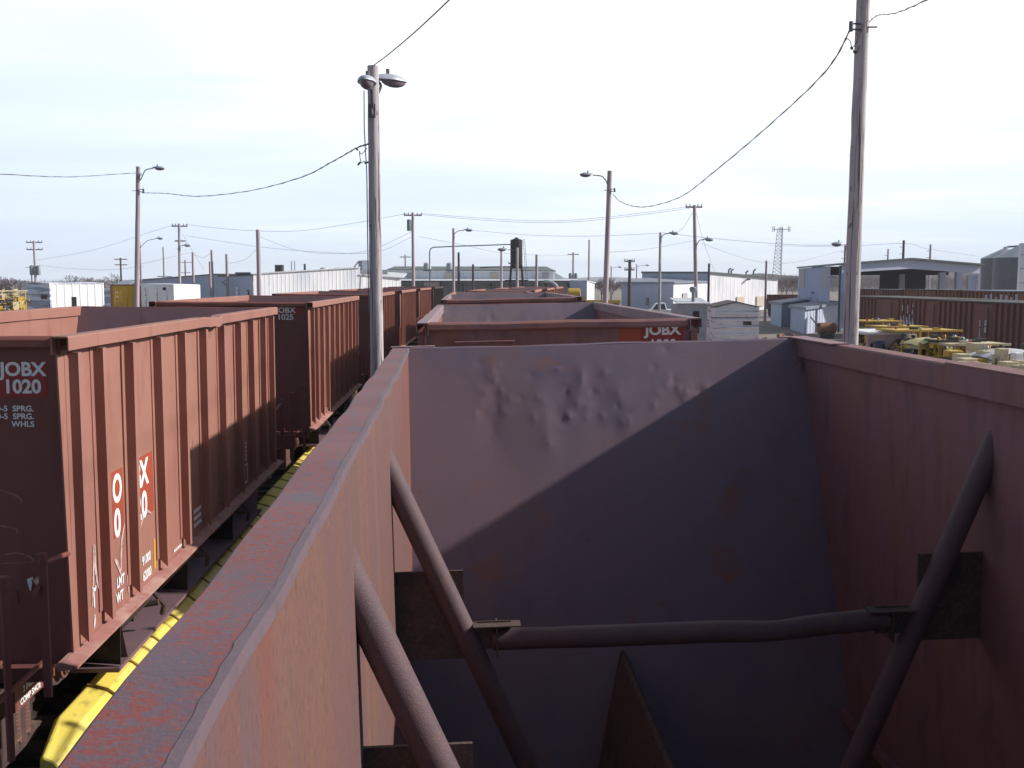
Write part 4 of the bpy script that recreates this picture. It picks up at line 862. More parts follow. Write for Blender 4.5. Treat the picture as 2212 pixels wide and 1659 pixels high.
p = c2.lerp(d2, .3); wbox(An, 'wall_panel', M_cream, p, d2 - c2, 1.4, .1, 2.0, 2.7, .1)
# small hut with stove pipe
Hu = thing('small_hut', (UX(1495, 70), 70, 0), 'small dark hut with pale roof and a stove pipe beside the weathered white box', 'hut')
x0, x1 = -.95, 1.1; zr = UZ(657, 70); zb = UZ(646, 71)
b = MB(); b.box(x0, x1, 0, 2.4, 0, zr - .02); b.build('wall', M_shade, Hu)
MB().hexa([(x0 - .1, -.2, zr), (x1 + .15, -.2, zr), (x1 + .15, 2.6, zb), (x0 - .1, 2.6, zb)], [(x0 - .1, -.2, zr + .06), (x1 + .15, -.2, zr + .06), (x1 + .15, 2.6, zb + .06), (x0 - .1, 2.6, zb + .06)]).build('roof', M_roofl, Hu)
MB().box(.1, .55, -.03, -.002, .6, zr - .5).build('window', M_dark, Hu)
b = MB(); b.tube([(.25, .6, zr), (.25, .6, zr + .8)], .13, 10); b.lathe([(.16, zr + .8), (.24, zr + .9), (.26, zr + 1.1), (.18, zr + 1.2)], 12, .22, .6); b.build('stove_pipe', M_trans, Hu, smooth=True)
# weathered white wagon box
def ribbed_box(name, label, loc, rz, w, d_, h, m_end, m_side, m_roof, ribs=8, peak=.12, group=None, door=False):
    o = thing(name, loc, label, 'wagon box', group, rz)
    b = MB(); n = ribs * 6; vs = []; fs = []
    for i in range(n + 1):
        z = h * i / n; q = .12 * max(0, math.sin(i / n * ribs * 2 * math.pi)); vs += [(-w / 2, -q, z), (w / 2, -q, z)]
    b.add(vs, [(2 * i, 2 * i + 1, 2 * i + 3, 2 * i + 2) for i in range(n)]); b.add([(-w / 2, -.01, h), (w / 2, -.01, h), (0, -.01, h + peak)], [(0, 1, 2)]); b.build('end_wall', m_end, o, fix=False)
    for s in (-1, 1):
        b = MB(); wall(b, Vector((s * w / 2, (0 if s > 0 else d_), 0)), Vector((s * w / 2, (d_ if s > 0 else 0), 0)), 0, h, h, .5, .03); b.build('side_wall', m_side, o)
    MB().box(-w / 2, w / 2, d_ - .05, d_, 0, h - .01).build('back_wall', m_end, o)
    MB().hexa([(-w / 2 - .05, -.08, h), (0, -.08, h + peak), (w / 2 + .05, -.08, h), (w / 2 + .05, d_, h), (0, d_, h + peak), (-w / 2 - .05, d_, h)], [(-w / 2 - .05, -.08, h + .05), (0, -.08, h + peak + .05), (w / 2 + .05, -.08, h + .05), (w / 2 + .05, d_, h + .05), (0, d_, h + peak + .05), (-w / 2 - .05, d_, h + .05)]).build('roof', m_roof, o)
    for s in (-1, 1): MB().box(s * w / 2 - .05, s * w / 2 + .05, -.07, .03, 0, h).build('corner_post', m_end, o)
    return o
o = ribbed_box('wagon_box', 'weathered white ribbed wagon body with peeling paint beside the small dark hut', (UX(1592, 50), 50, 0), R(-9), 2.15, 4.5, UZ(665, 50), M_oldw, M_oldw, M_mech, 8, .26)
MB().box(.35, .75, -.09, -.055, UZ(703, 50), UZ(692, 50)).build('vent', M_mech, o)
MB().box(-.12, .22, -.05, 1.5, UZ(665, 50) + .19, UZ(665, 50) + .24).build('roof_walk', M_roofl, o)
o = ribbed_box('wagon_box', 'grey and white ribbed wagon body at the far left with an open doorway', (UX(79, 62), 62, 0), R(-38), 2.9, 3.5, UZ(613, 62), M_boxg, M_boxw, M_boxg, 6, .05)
MB().box(.55, 1.1, -.09, -.055, UZ(645, 62), UZ(637, 62)).build('vent', M_mech, o)
MB().box(1.452, 1.50, 1.35, 1.62, .3, 3.3).build('doorway', M_dark, o)
# white flat trailer frame, ochre container, white van box
T1 = thing('slatted_trailer', (UX(215, 75), 75, 0), 'white slatted trailer between the grey white wagon body and the ochre container', 'trailer')
w = 1.0; z1 = UZ(627, 75)
b = MB(); b.box(-.95, -.02, 0, .08, 0, z1); b.build('panel', M_boxw, T1)
for k in range(5): MB().box(-.86 + k * .17, -.79 + k * .17, -.015, -.002, 1.0, z1 - .1).build('slot', M_shade, T1)
MB().box(.0, .18, 0.02, .1, 0, z1 - .1).build('doorway', M_dark, T1); MB().box(.18, .9, 0, .08, 0, z1).build('panel', M_boxg, T1); MB().box(-1, .95, -.02, 2.2, z1, z1 + .12).build('roof', M_boxw, T1)
slab([(-.3, 2, z1 + .2), (1.0, 2, z1 + .2), (1.0, 5, z1 + .75), (0.1, 5, z1 + .75)], .1).build('tarp', M_roofg, T1)
for s in (-.7, .6): MB().tube([(s, .3, .45), (s, .6, .45)], .45, 16).build('wheel', M_tyre, T1)
T2 = thing('ochre_container', (UX(271, 66), 66, 0), 'ochre yellow container with rusty edges behind the leaning lamp pole', 'container', rz=R(3))
zc = UZ(617, 66); b = MB(); wall(b, Vector((-.96, 0, 0)), Vector((.78, 0, 0)), 0, zc, zc, .32, .04); b.build('end_wall', M_boxy, T2)
MB().box(-.96, .96, .06, 5, 0, zc - .01).build('body', M_boxy, T2)
for s in (-.96, .80): MB().box(s, s + .12, -.06, .05, 0, zc + .03).build('corner_post', M_rusty, T2)
MB().box(-.97, .97, -.05, 5.02, zc, zc + .08).build('roof', M_rusty, T2)
b = MB()
for k in range(3): b.box(-.62, -.45, -.06, -.042, zc - .45 - k * .3, zc - .40 - k * .3)
b.build('stencil', M_boxg, T2)
T3 = thing('van_box', (UX(302, 64), 64, 0), 'white van body with a small dark vent, its long lit side blank white', 'van body', rz=R(0))
pA, pB, pC = U(302, 617, 64), U(375, 615.5, 61), U(432, 609.5, 66); o0 = T3.location
loc = lambda p, z=None: (p.x - o0.x, p.y - o0.y, p.z if z is None else z)
za, zb_, zc_ = pA.z, pB.z, pC.z
pD = Vector((pA.x + pC.x - pB.x, pA.y + pC.y - pB.y, za)); 
b = MB().add([loc(pA, .5), loc(pB, .5), loc(pB), loc(pA)], [(0, 1, 2, 3)]); b.build('end_wall', M_boxw, T3)
MB().add([loc(pB, .5), loc(pC, .5), loc(pC, za), loc(pB)], [(0, 1, 2, 3)]).build('side_wall', M_boxw, T3)
MB().add([loc(pD, .5), loc(pA, .5), loc(pA), loc(pD), loc(pC, .5), loc(pC, za)], [(0, 1, 2, 3), (4, 0, 3, 5)]).build('back_wall', M_boxw, T3)
slab([loc(pA, za + .12), loc(pB, za + .10), loc(pC, za + .06), loc(pD, za + .12)], .14).build('roof', M_boxw, T3, bevel=.04)
dAB = pB - pA; p = pA.lerp(pB, .74)
wbox(T3, 'vent', M_dark, Vector((p.x - o0.x, p.y - o0.y, 0)), dAB, .26, .04, UZ(626.5, 62), UZ(620.5, 62), .03)
for t in (.18, .52, .80): p = pA.lerp(pB, t); wbox(T3, 'door_seam', M_boxg, Vector((p.x - o0.x, p.y - o0.y, 0)), dAB, .05, .03, .6, za - .12, .02)
p = pA.lerp(pB, .02); wbox(T3, 'door_edge', M_rusty, Vector((p.x - o0.x, p.y - o0.y, 0)), dAB, .06, .05, .6, za, .02)
for t in (.2, .8): q = pB.lerp(pC, t); MB().tube([(q.x - o0.x - .3, q.y - o0.y + .1, .45), (q.x - o0.x, q.y - o0.y, .45)], .45, 16).build('wheel', M_tyre, T3)

# open shed with its left wall, gable fascia, posts
Sh = thing('open_shed', (0, 0, 0), 'big open sided shed with a shallow gable and dark interior behind the brown boxcars', 'shed')
f0, f1, f2 = U(1819, 571, 82), U(1968, 560, 84), U(2117, 572.5, 86); bL = U(1725, 584.5, 104)
vec = Vector((bL.x - f0.x, bL.y - f0.y, 0))
back = [f0 + vec, f1 + vec, f2 + vec]
for p in back: p.z = p.z
slab([f0 + Vector((-.2, -.3, .1)), f1 + Vector((0, -.3, .12)), back[1] + Vector((0, 0, .12)), back[0] + Vector((-.2, 0, .1))], .16).build('roof', M_roof, Sh)
slab([f1 + Vector((0, -.3, .12)), f2 + Vector((.3, -.3, .1)), back[2] + Vector((.3, 0, .1)), back[1] + Vector((0, 0, .12))], .16).build('roof', M_roof, Sh)
w0 = f0.lerp(back[0], .22)
b = MB(); wall(b, back[0], w0, 0, f0.z - .08, f0.z - .08, .5, .04); b.build('side_wall', M_blue, Sh)
for t0, t1 in ((.26, .44), (.82, .98)):
    p, q = back[0].lerp(w0, t0 - .2 if t0 < .5 else t0 - .06), back[0].lerp(w0, t1 - .2 if t0 < .5 else t1 - .02); c_ = (p + q) / 2
    wbox(Sh, 'wall_panel', M_cream, c_, w0 - back[0], (q - p).length, .05, f0.z - 2.0, f0.z - .25, .03)
def prismwall(a, c, zlo_a, zlo_c, name, m):
    d = (c - a); d.z = 0; d.normalize(); n = Vector((d.y, -d.x, 0)) * .12
    MB().hexa([(a.x, a.y, zlo_a), (c.x, c.y, zlo_c), (c.x - n.x, c.y - n.y, zlo_c), (a.x - n.x, a.y - n.y, zlo_a)], [(a.x, a.y, a.z - .05), (c.x, c.y, c.z - .05), (c.x - n.x, c.y - n.y, c.z - .05), (a.x - n.x, a.y - n.y, a.z - .05)]).build(name, m, Sh)
prismwall(f0, f1, UZ(589, 82), UZ(580, 84), 'fascia', M_blue); prismwall(f1, f2, UZ(580, 84), UZ(591, 86), 'fascia', M_blue)
b = MB(); b.box(f0.x - .05, f0.x + .35, 82.05, 82.5, 0, f0.z - .1); b.build('corner_post', M_blue, Sh)
MB().box(f0.x - .16, f0.x - .06, 82.0, 82.2, 0, f0.z - .1).build('downpipe', M_trim, Sh)
MB().box(f2.x - .12, f2.x + .1, 86, 86.2, 0, f2.z - .1).build('corner_post', M_wsid, Sh)
MB().hexa([(UX(2100, 86), 86.2, 0), (f2.x - .13, 86.2, 0), (f2.x - .13, 86.5, 0), (UX(2100, 86), 86.5, 0)], [(UX(2093, 86), 86.2, f2.z - .9), (f2.x - .13, 86.2, f2.z - .9), (f2.x - .13, 86.5, f2.z - .9), (UX(2093, 86), 86.5, f2.z - .9)]).build('corner_brace', M_blue, Sh)
for (p0, p1, DD) in ((2030, 2043, 95), (2066, 2079, 93)):
    MB().box(UX(p0, DD), UX(p1, DD), DD, DD + .4, 0, UZ(588, DD)).build('rear_post', M_blue, Sh)
MB().box(UX(1929, 96), UX(2030, 96), 99, 99.2, 0, UZ(584, 96)).build('rear_wall', M_dark, Sh)  # near-black colour paints the dark interior of the shed
MB().box(UX(2043, 96), UX(2118, 94), 95.5, 95.6, 2.9, 3.1).build('rail', M_hard, Sh)
MB().box(UX(1944, 94), UX(1955, 94), 94, 94.3, 0, UZ(592, 94)).build('inner_post', M_shade, Sh)
MB().box(f0.x + vec.x * .66 + .1, f2.x + vec.x * .66 - .1, 96.5, 96.7, UZ(594, 96), UZ(575, 96)).build('rear_beam', M_dark, Sh)  # beam deepened to the roof, under-roof shade put into its black
MB().box(UX(1799, 84), UX(1815, 84), 85.0, 85.15, UZ(600, 84), UZ(597, 84)).build('girt', M_cream, Sh)
p_ = back[0].lerp(w0, .52); 
for t in (.42, .66): p = back[0].lerp(w0, t); wbox(Sh, 'window', M_cream, p, w0 - back[0], .9, .06, 1.9, 2.7, .05)
p = back[0].lerp(w0, .55); MB().tube([(p.x, p.y, 3.0), (p.x - .25, p.y - .3, 3.25), (p.x - .45, p.y - .4, 3.1)], .05, 6).build('wall_lamp', M_hard, Sh)
# lean-to sheds
def leanto(name, label, corner, cD, left, lD, right, rD, ztl, ztr):
    o = thing(name, (0, 0, 0), label, 'lean-to shed', 'lean-to sheds'); a = U(left, 607, lD); c = U(corner, 607, cD); d = U(right, 607, rD)
    b = MB(); wall(b, a, c, 0, ztl, ztl, .7, .025); b.build('end_wall', M_blue, o)
    b = MB(); wall(b, c, d, 0, ztl, ztr, .7, .04); b.build('front_wall', M_wsid if False else M_blue, o)
    e_ = a + d - c
    slab([(a.x - .3, a.y - .2, ztl + .12), (c.x - .1, c.y - .5, ztl + .12), (d.x + .1, d.y - .4, ztr + .12), (e_.x, e_.y, ztr + .12)], .22).build('roof', M_roofg, o)
    return o
leanto('lean_to', 'nearer of the two low lean-to sheds, its grey roof slanting up to the open shed', 1741, 80, 1710, 88, 1815, 87, UZ(668, 80), UZ(655, 87))
leanto('lean_to', 'farther of the two low lean-to sheds, half hidden by the nearer one', 1690, 92, 1667, 99, 1745, 98, UZ(657, 92), UZ(649, 98))
o = thing('rusty_tank', (UX(1790, 74), 74, 0), 'small rusty drum lying before the nearer lean-to shed', 'drum'); MB().tube([(-.7, 0, .75), (-.65, 0, .75), (.6, .1, .75), (.65, .1, .75)], [.25, .42, .42, .25], 14).build('drum', M_rusty, o, smooth=True); MB().box(-.5, .5, -.2, .2, 0, .4).build('cradle', M_mech, o); MB().tube([(-.7, 0, .9), (-1.3, 0, 1.6)], .05, 6).build('handle', M_mech, o)

# black tank on legs with pipes and ladder
Tk = thing('sand_tank', (UX(1115.5, 104), 104, 0), 'black cylindrical tank on splayed legs with a thin ladder and two pipes', 'tank')
zt, zb = UZ(518.5, 104), UZ(575, 104); rr = (UX(1128.5, 104) - UX(1102.5, 104)) / 2
MB().lathe([(rr * .75, zb - .25), (rr, zb), (rr, zt), (rr * .5, zt + .12), (rr * .3, zt + .16), (rr * .3, zt + .25)], 28).build('tank_body', M_black, Tk, smooth=True)
for sx, sy in ((-1, -1), (1, -1), (-1, 1), (1, 1)): MB().tube([(sx * rr * .85, sy * rr * .6, zb + .1), (sx * rr * 1.55, sy * rr * 1.1, 0)], .095, 8).build('leg', M_black, Tk)
b = MB(); zc = UZ(607, 104); b.box(-rr * 1.9, rr * 2.0, -.1, .1, zc + .0, zc + .12); b.tube([(-rr * 1.2, -.5, 2.2), (rr * 1.2, -.5, 3.9)], .04, 6); b.tube([(rr * 1.2, -.5, 2.2), (-rr * 1.2, -.5, 3.9)], .04, 6); b.build('leg_brace', M_black, Tk)
b = MB()
for s in (0, .16): b.tube([(rr + .06 + s, -.1, zt + .1), (rr + .65 + s, -.1, .3)], .02, 5)
k = 0
while k < 30: z = zt - k * .28; t = (zt + .1 - z) / (zt - .2); b.tube([(rr + .06 + .6 * t, -.1, z), (rr + .22 + .6 * t, -.1, z)], .014, 4); k += 1
b.build('ladder', M_hard, Tk)
yy = UZ(528, 104); b = MB(); ox = Tk.location.x
pts = [(-rr, 0, yy), (UX(990, 104) - ox, 0, UZ(532, 104)), (UX(936, 104) - ox, 0, UZ(534.5, 104)), (UX(930.5, 104) - ox, 0, UZ(538, 104)), (UX(928.5, 104) - ox, 0, UZ(545, 104)), (UX(928.5, 104) - ox, 0, 0.0)]
b.tube(pts, .055, 8); b.build('long_pipe', M_hard, Tk, smooth=True)
b = MB(); b.tube([(-rr * .8, 0, UZ(576, 104)), (UX(1060, 104) - ox, 0, UZ(576.5, 104)), (UX(1037, 104) - ox, 0, UZ(579, 104))], .055, 8); b.tube([(-rr * .9, 0, UZ(570, 104)), (-rr * 1.25, 0, UZ(569, 104)), (-rr * 1.25, 0, UZ(566, 104))], .07, 6); b.build('short_pipe', M_mech, Tk)
MB().box(-.12, .22, -rr - .05, -rr + .02, zt - .55, zt - .05).build('hatch', M_mech, Tk)

# cell tower
Ct = thing('cell_tower', (UX(1679, 480), 480, 0), 'lattice cell tower with antenna panels at the top, behind the white hall', 'tower')
H = UZ(492, 480); wb_, wt_ = 2.9, 1.5
b = MB()
cs = [(math.cos(t), math.sin(t)) for t in (R(-70), R(50), R(170))]
def leg(i, z): k = (wb_ + (wt_ - wb_) * z / H); return (cs[i][0] * k + (1.0 * z / H), cs[i][1] * k, z)
for i in range(3): b.tube([leg(i, 0), leg(i, H)], .12, 5)
b.build('mast', M_pole3, Ct)
b = MB(); nn = 17
for k in range(nn):
    z0, z1 = H * k / nn, H * (k + 1) / nn
    for i in range(3): b.tube([leg(i, z0), leg((i + 1) % 3, z1)], .07, 4); b.tube([leg(i, z1), leg((i + 1) % 3, z1)], .06, 4)
b.build('lattice', M_pole3, Ct)
b = MB(); b.tube([(-3.3, -1, H - .5), (5.2, -1, H - .5)], .12, 5); b.tube([(-2, 1, H - .5), (4, 1, H - .5)], .12, 5); b.build('antenna_frame', M_hard, Ct)
for x in (-3.2, -2.4, 0.3, 1.4, 4.3, 5.1): MB().box(x - .15, x + .15, -1.3, -1.1, H - 1.6, H + .9).build('antenna_panel', M_pole3, Ct)
# silos
def silo(px0, px1, D, ye, apex_y, label):
    x0, x1 = UX(px0, D), UX(px1, D); r = (x1 - x0) / 2; ze = UZ(ye, D); za = UZ(apex_y, D)
    o = thing('grain_silo', ((x0 + x1) / 2, D, 0), label, 'silo', 'grain silos'); prof = []
    n = int(ze / .32)
    for k in range(n + 1): prof += [(r, ze * k / n), (r - .015, ze * (k + .5) / n)] if k < n else [(r, ze)]
    MB().lathe(prof, 48).build('silo_wall', M_silo, o, smooth=False)
    b = MB(); b.lathe([(r + .1, ze - .02), (r + .1, ze + .02), (.35, za - .2), (.35, za), (.1, za + .1)], 36); b.build('silo_roof', M_siloc, o)
    return o, (x0 + x1) / 2, za
s1, xs1, za1 = silo(2122, 2216, 175, 557, 532, 'left grain silo of the pair, half behind the other, a pipe rising from its cone')
s2, xs2, za2 = silo(2150, 2258, 155, 555.5, 524, 'right grain silo of the pair, its cone cut by the white tower')
b = MB().tube([(xs1 - .2, 174, za1), (xs1 + 4.6, 165, UZ(522, 165)), (xs1 + 6.5, 160, UZ(518, 160))], .16, 8); tag(b.build('grain_spout', M_hard), 'sloping grain spout from the left silo cone to the white tower', 'pipe')
Wt = thing('white_tower', (UX(2225, 145), 145, 0), 'narrow white panelled tower at the right edge of the photo, beside the silos', 'tower')
x0 = UX(2202, 145) - Wt.location.x
b = MB(); b.box(x0, x0 + 5, 0, .6, 0, UZ(524, 145)); b.build('wall', M_wsid, Wt)
for yy in (550, 580, 612): MB().box(x0 - .05, x0 + 5.02, -.06, -.01, UZ(yy, 145), UZ(yy, 145) + .12).build('panel_seam', M_shade, Wt)

# ------------------------------------------------------------------ brown boxcars on the right
def boxcar(name, label, x, y0, segs, H, m, grp, roofm=M_mech):
    """segs: (length, kind) from the near end onward, seen on its left side"""
    o = thing(name, (x, y0, 0), label, 'boxcar', grp); y = 0; tot = sum(l for l, k in segs)
    for l, k in segs:
        if k == 'rib':
            n = max(2, int(l / .46)); b = MB(); st = []
            for i in range(n):
                w = l / n; a = y + i * w; st += [(a, 0), (a + w * .45, 0), (a + w * .55, -.10), (a + w * .90, -.10)]
            st.append((y + l, 0)); vs = []
            for yy, q in st: vs += [(q, yy, .95), (q, yy, H)]
            b.add(vs, [(2 * i + 2, 2 * i, 2 * i + 1, 2 * i + 3) for i in range(len(st) - 1)]); b.build('ribbed_side', m, o, fix=False)
        elif k == 'door':
            b = MB(); b.box(-.07, -.01, y + .05, y + l - .05, 1.0, H - .05)
            for zz in (1.55, 2.2, 2.85): b.box(-.09, -.072, y + .1, y + l - .1, zz, zz + .05)
            d = b.build('door', m, o); MB().tube([(-.13, y + l * .2, 1.5), (-.13, y + l * .2, H - .2)], .025, 6).build('lock_bar', M_mech, d)
        y += l
    MB().box(.02, 2.9, 0, tot, .95, H - .02).build('body', m, o)
    b = MB(); b.hexa([(-.14, -.05, H), (3.0, -.05, H), (3.0, tot + .05, H), (-.14, tot + .05, H)], [(-.14, -.05, H + .07), (3.0, -.05, H + .07), (3.0, tot + .05, H + .07), (-.14, tot + .05, H + .07)]); b.build('roof', roofm, o)
    MB().box(.1, 2.8, .2, tot - .2, .7, .94).build('underframe', M_mech, o)
    for yy in (1.2, 2.9, tot - 2.9, tot - 1.2): MB().tube([(.35, yy, .45), (.5, yy, .45)], .45, 18).build('wheel', M_wheel, o)
    return o
BG = 'brown boxcars beyond the yellow machines'
xb = 23.5; Hb = 3.27
yq = lambda px: (xb) / (math.tan(math.atan((px - 1106) / FPX) + PSI))     # where a column of the photo meets the train side
ys = [yq(p) for p in (2330, 2146, 2060, 1914)]
o = boxcar('boxcar', 'nearest brown ribbed boxcar, cut by the right edge of the photo', xb, yq(2212) - 9, [(yq(2147) - yq(2212) + 9, 'rib'), (yq(2105) - yq(2147), 'door'), (yq(2026) - yq(2105), 'rib')], Hb, M_brown, BG)
def marks(o, items, m=M_graf):
    for (y, z0, z1, w) in items: MB().box(-.115, -.103, y - w / 2, y + w / 2, z0, z1).build('paint_mark', m, o)
y0 = o.location.y
marks(o, [(yq(2133) - y0, 2.25, 2.5, .14), (yq(2133) - y0, 1.95, 2.2, .14), (yq(2121) - y0, 2.2, 2.5, .07), (yq(2121) - y0, 1.7, 2.1, .06)])
y1 = yq(2024); o = boxcar('boxcar', 'middle brown boxcar with a wide plain door and white paint smears low on its ribs', xb + .05, y1, [(yq(2000) - y1, 'door'), (yq(1936) - yq(2000), 'rib'), (yq(1892) - yq(1936), 'door'), (yq(1830) - yq(1892), 'rib')], Hb + .02, M_brown, BG)
marks(o, [(yq(1974 - k * 2.1) - y1, 1.55 + .12 * math.sin(k * 1.7), 2.15 + .3 * math.sin(k * 2.1) + .1 * math.sin(k * 5.3), .085 + .04 * math.sin(k * 3.1)) for k in range(16)] + [(yq(1971) - y1, 2.5, 2.75, .07), (yq(1961) - y1, 2.55, 3.0, .09), (yq(1950) - y1, 2.65, 2.95, .07), (yq(1972) - y1, 2.9, 3.1, .06)])
x2 = 32.0
for k, (pa, pb_, lab, m, z) in enumerate(((2400, 2075, 'orange brown boxcar of the back row at the right, under the silos', M_brown2, 3.62), (2070, 1948, 'orange brown boxcar of the back row below the dark shed interior', M_brown2, 3.60), (1944, 1850, 'dark boxcar of the back row seen left of the thick pole gap', M_brown, 3.55))):
    yk = lambda px: x2 / (math.tan(math.atan((px - 1106) / FPX) + PSI)); ya_ = yk(pa); L_ = yk(pb_) - ya_ - .3
    o = boxcar('boxcar', lab, x2, ya_, [(L_ * .42, 'rib'), (L_ * .16, 'door'), (L_ * .42, 'rib')], z, m, 'boxcars of the back row', M_roofg if k == 0 else M_mech)
    if k == 0: marks(o, [(yk(2130 + 11 * i) - ya_, 2.9, 3.4 + .1 * math.sin(i * 2.3), .25) for i in range(7)], M_graf)
    if k == 0: MB().add([(-.112, yk(2080) - ya_, 2.2), (-.112, yk(2120) - ya_, 2.2), (-.112, yk(2112) - ya_, 2.8), (-.112, yk(2102) - ya_, 3.0), (-.112, yk(2092) - ya_, 2.75)], [(0, 1, 2, 3, 4)]).build('paint_mark', M_blueg, o)
o = boxcar('boxcar', 'small dark red boxcar between the white hall and the open shed', UX(1712, 118), 116, [(3.5, 'rib')], UZ(607 + 31, 118) + .0, M_brown, 'far boxcars'); o.rotation_euler = (0, 0, R(75))

# scrap on the dirt before the lean-to sheds
r_ = random.Random(77)
for px, D, lab in ((1652, 58, 'low heap of rusty scrap and dark parts right of the weathered wagon body'), (1700, 66, 'small heap of pale timber and scrap before the nearer lean-to shed')):
    o = thing('scrap_heap', (UX(px, D), D, 0), lab, 'scrap heap', 'scrap heaps')
    for k in range(16):
        a = r_.uniform(.08, .3); x, y = r_.gauss(0, .55), r_.gauss(0, .4); z = max(0, 1.0 - abs(x) * .8) * r_.uniform(.2, 1)
        b = MB(); b.box(-a, a, -a * .6, a * .6, 0, a * r_.uniform(.6, 1.6)) if k % 2 else b.tube([(-a * 2.5, 0, .05), (a * 2.5, r_.uniform(-.2, .2), .1)], a * .35, 8)
        b.xf(Matrix.Translation((x, y, z)) @ Matrix.Rotation(r_.uniform(0, 6), 4, 'Z') @ Matrix.Rotation(r_.uniform(-.5, .5), 4, 'X')); b.build('scrap_piece', (M_rusty, M_mech, M_cream, M_under, M_hard)[k % 5], o)
# ------------------------------------------------------------------ white pickup
Pk = thing('pickup_truck', (UX(1425, 100), 100, 0), 'white pickup truck parked before the annex', 'pickup truck', rz=R(172)); Pk.scale = (1.14, 1.14, 1.14)
b = MB(); prof = [(-1.45, .55), (1.45, .55), (1.5, .95), (1.42, 1.18), (.72, 1.25), (.30, 1.80), (-.45, 1.84), (-.62, 1.28), (-1.45, 1.22), (-1.5, .9)]
b.prism(prof, 'y', -.85, .85); b.build('body', M_truckw, Pk, bevel=.05)
b = MB(); b.prism([(.62, 1.27), (.27, 1.72), (.02, 1.74), (.02, 1.27)], 'y', -.87, .87); b.prism([(-.04, 1.27), (-.04, 1.74), (-.40, 1.76), (-.52, 1.30)], 'y', -.87, .87); b.build('window', M_glass, Pk)
for x in (-.95, .98):
    for s in (-1, 1):
        wq = MB().tube([(x, s * .70, .38), (x, s * .90, .38)], .38, 20).build('wheel', M_tyre, Pk); MB().tube([(x, s * .901, .38), (x, s * .915, .38)], .2, 14).build('rim', M_lamp, wq)
for s in (-.6, .6): MB().box(1.46, 1.53, s - .15, s + .15, .85, 1.02).build('headlight', M_lamp, Pk)
MB().box(1.48, 1.56, -.85, .85, .5, .68).build('bumper', M_hard, Pk)

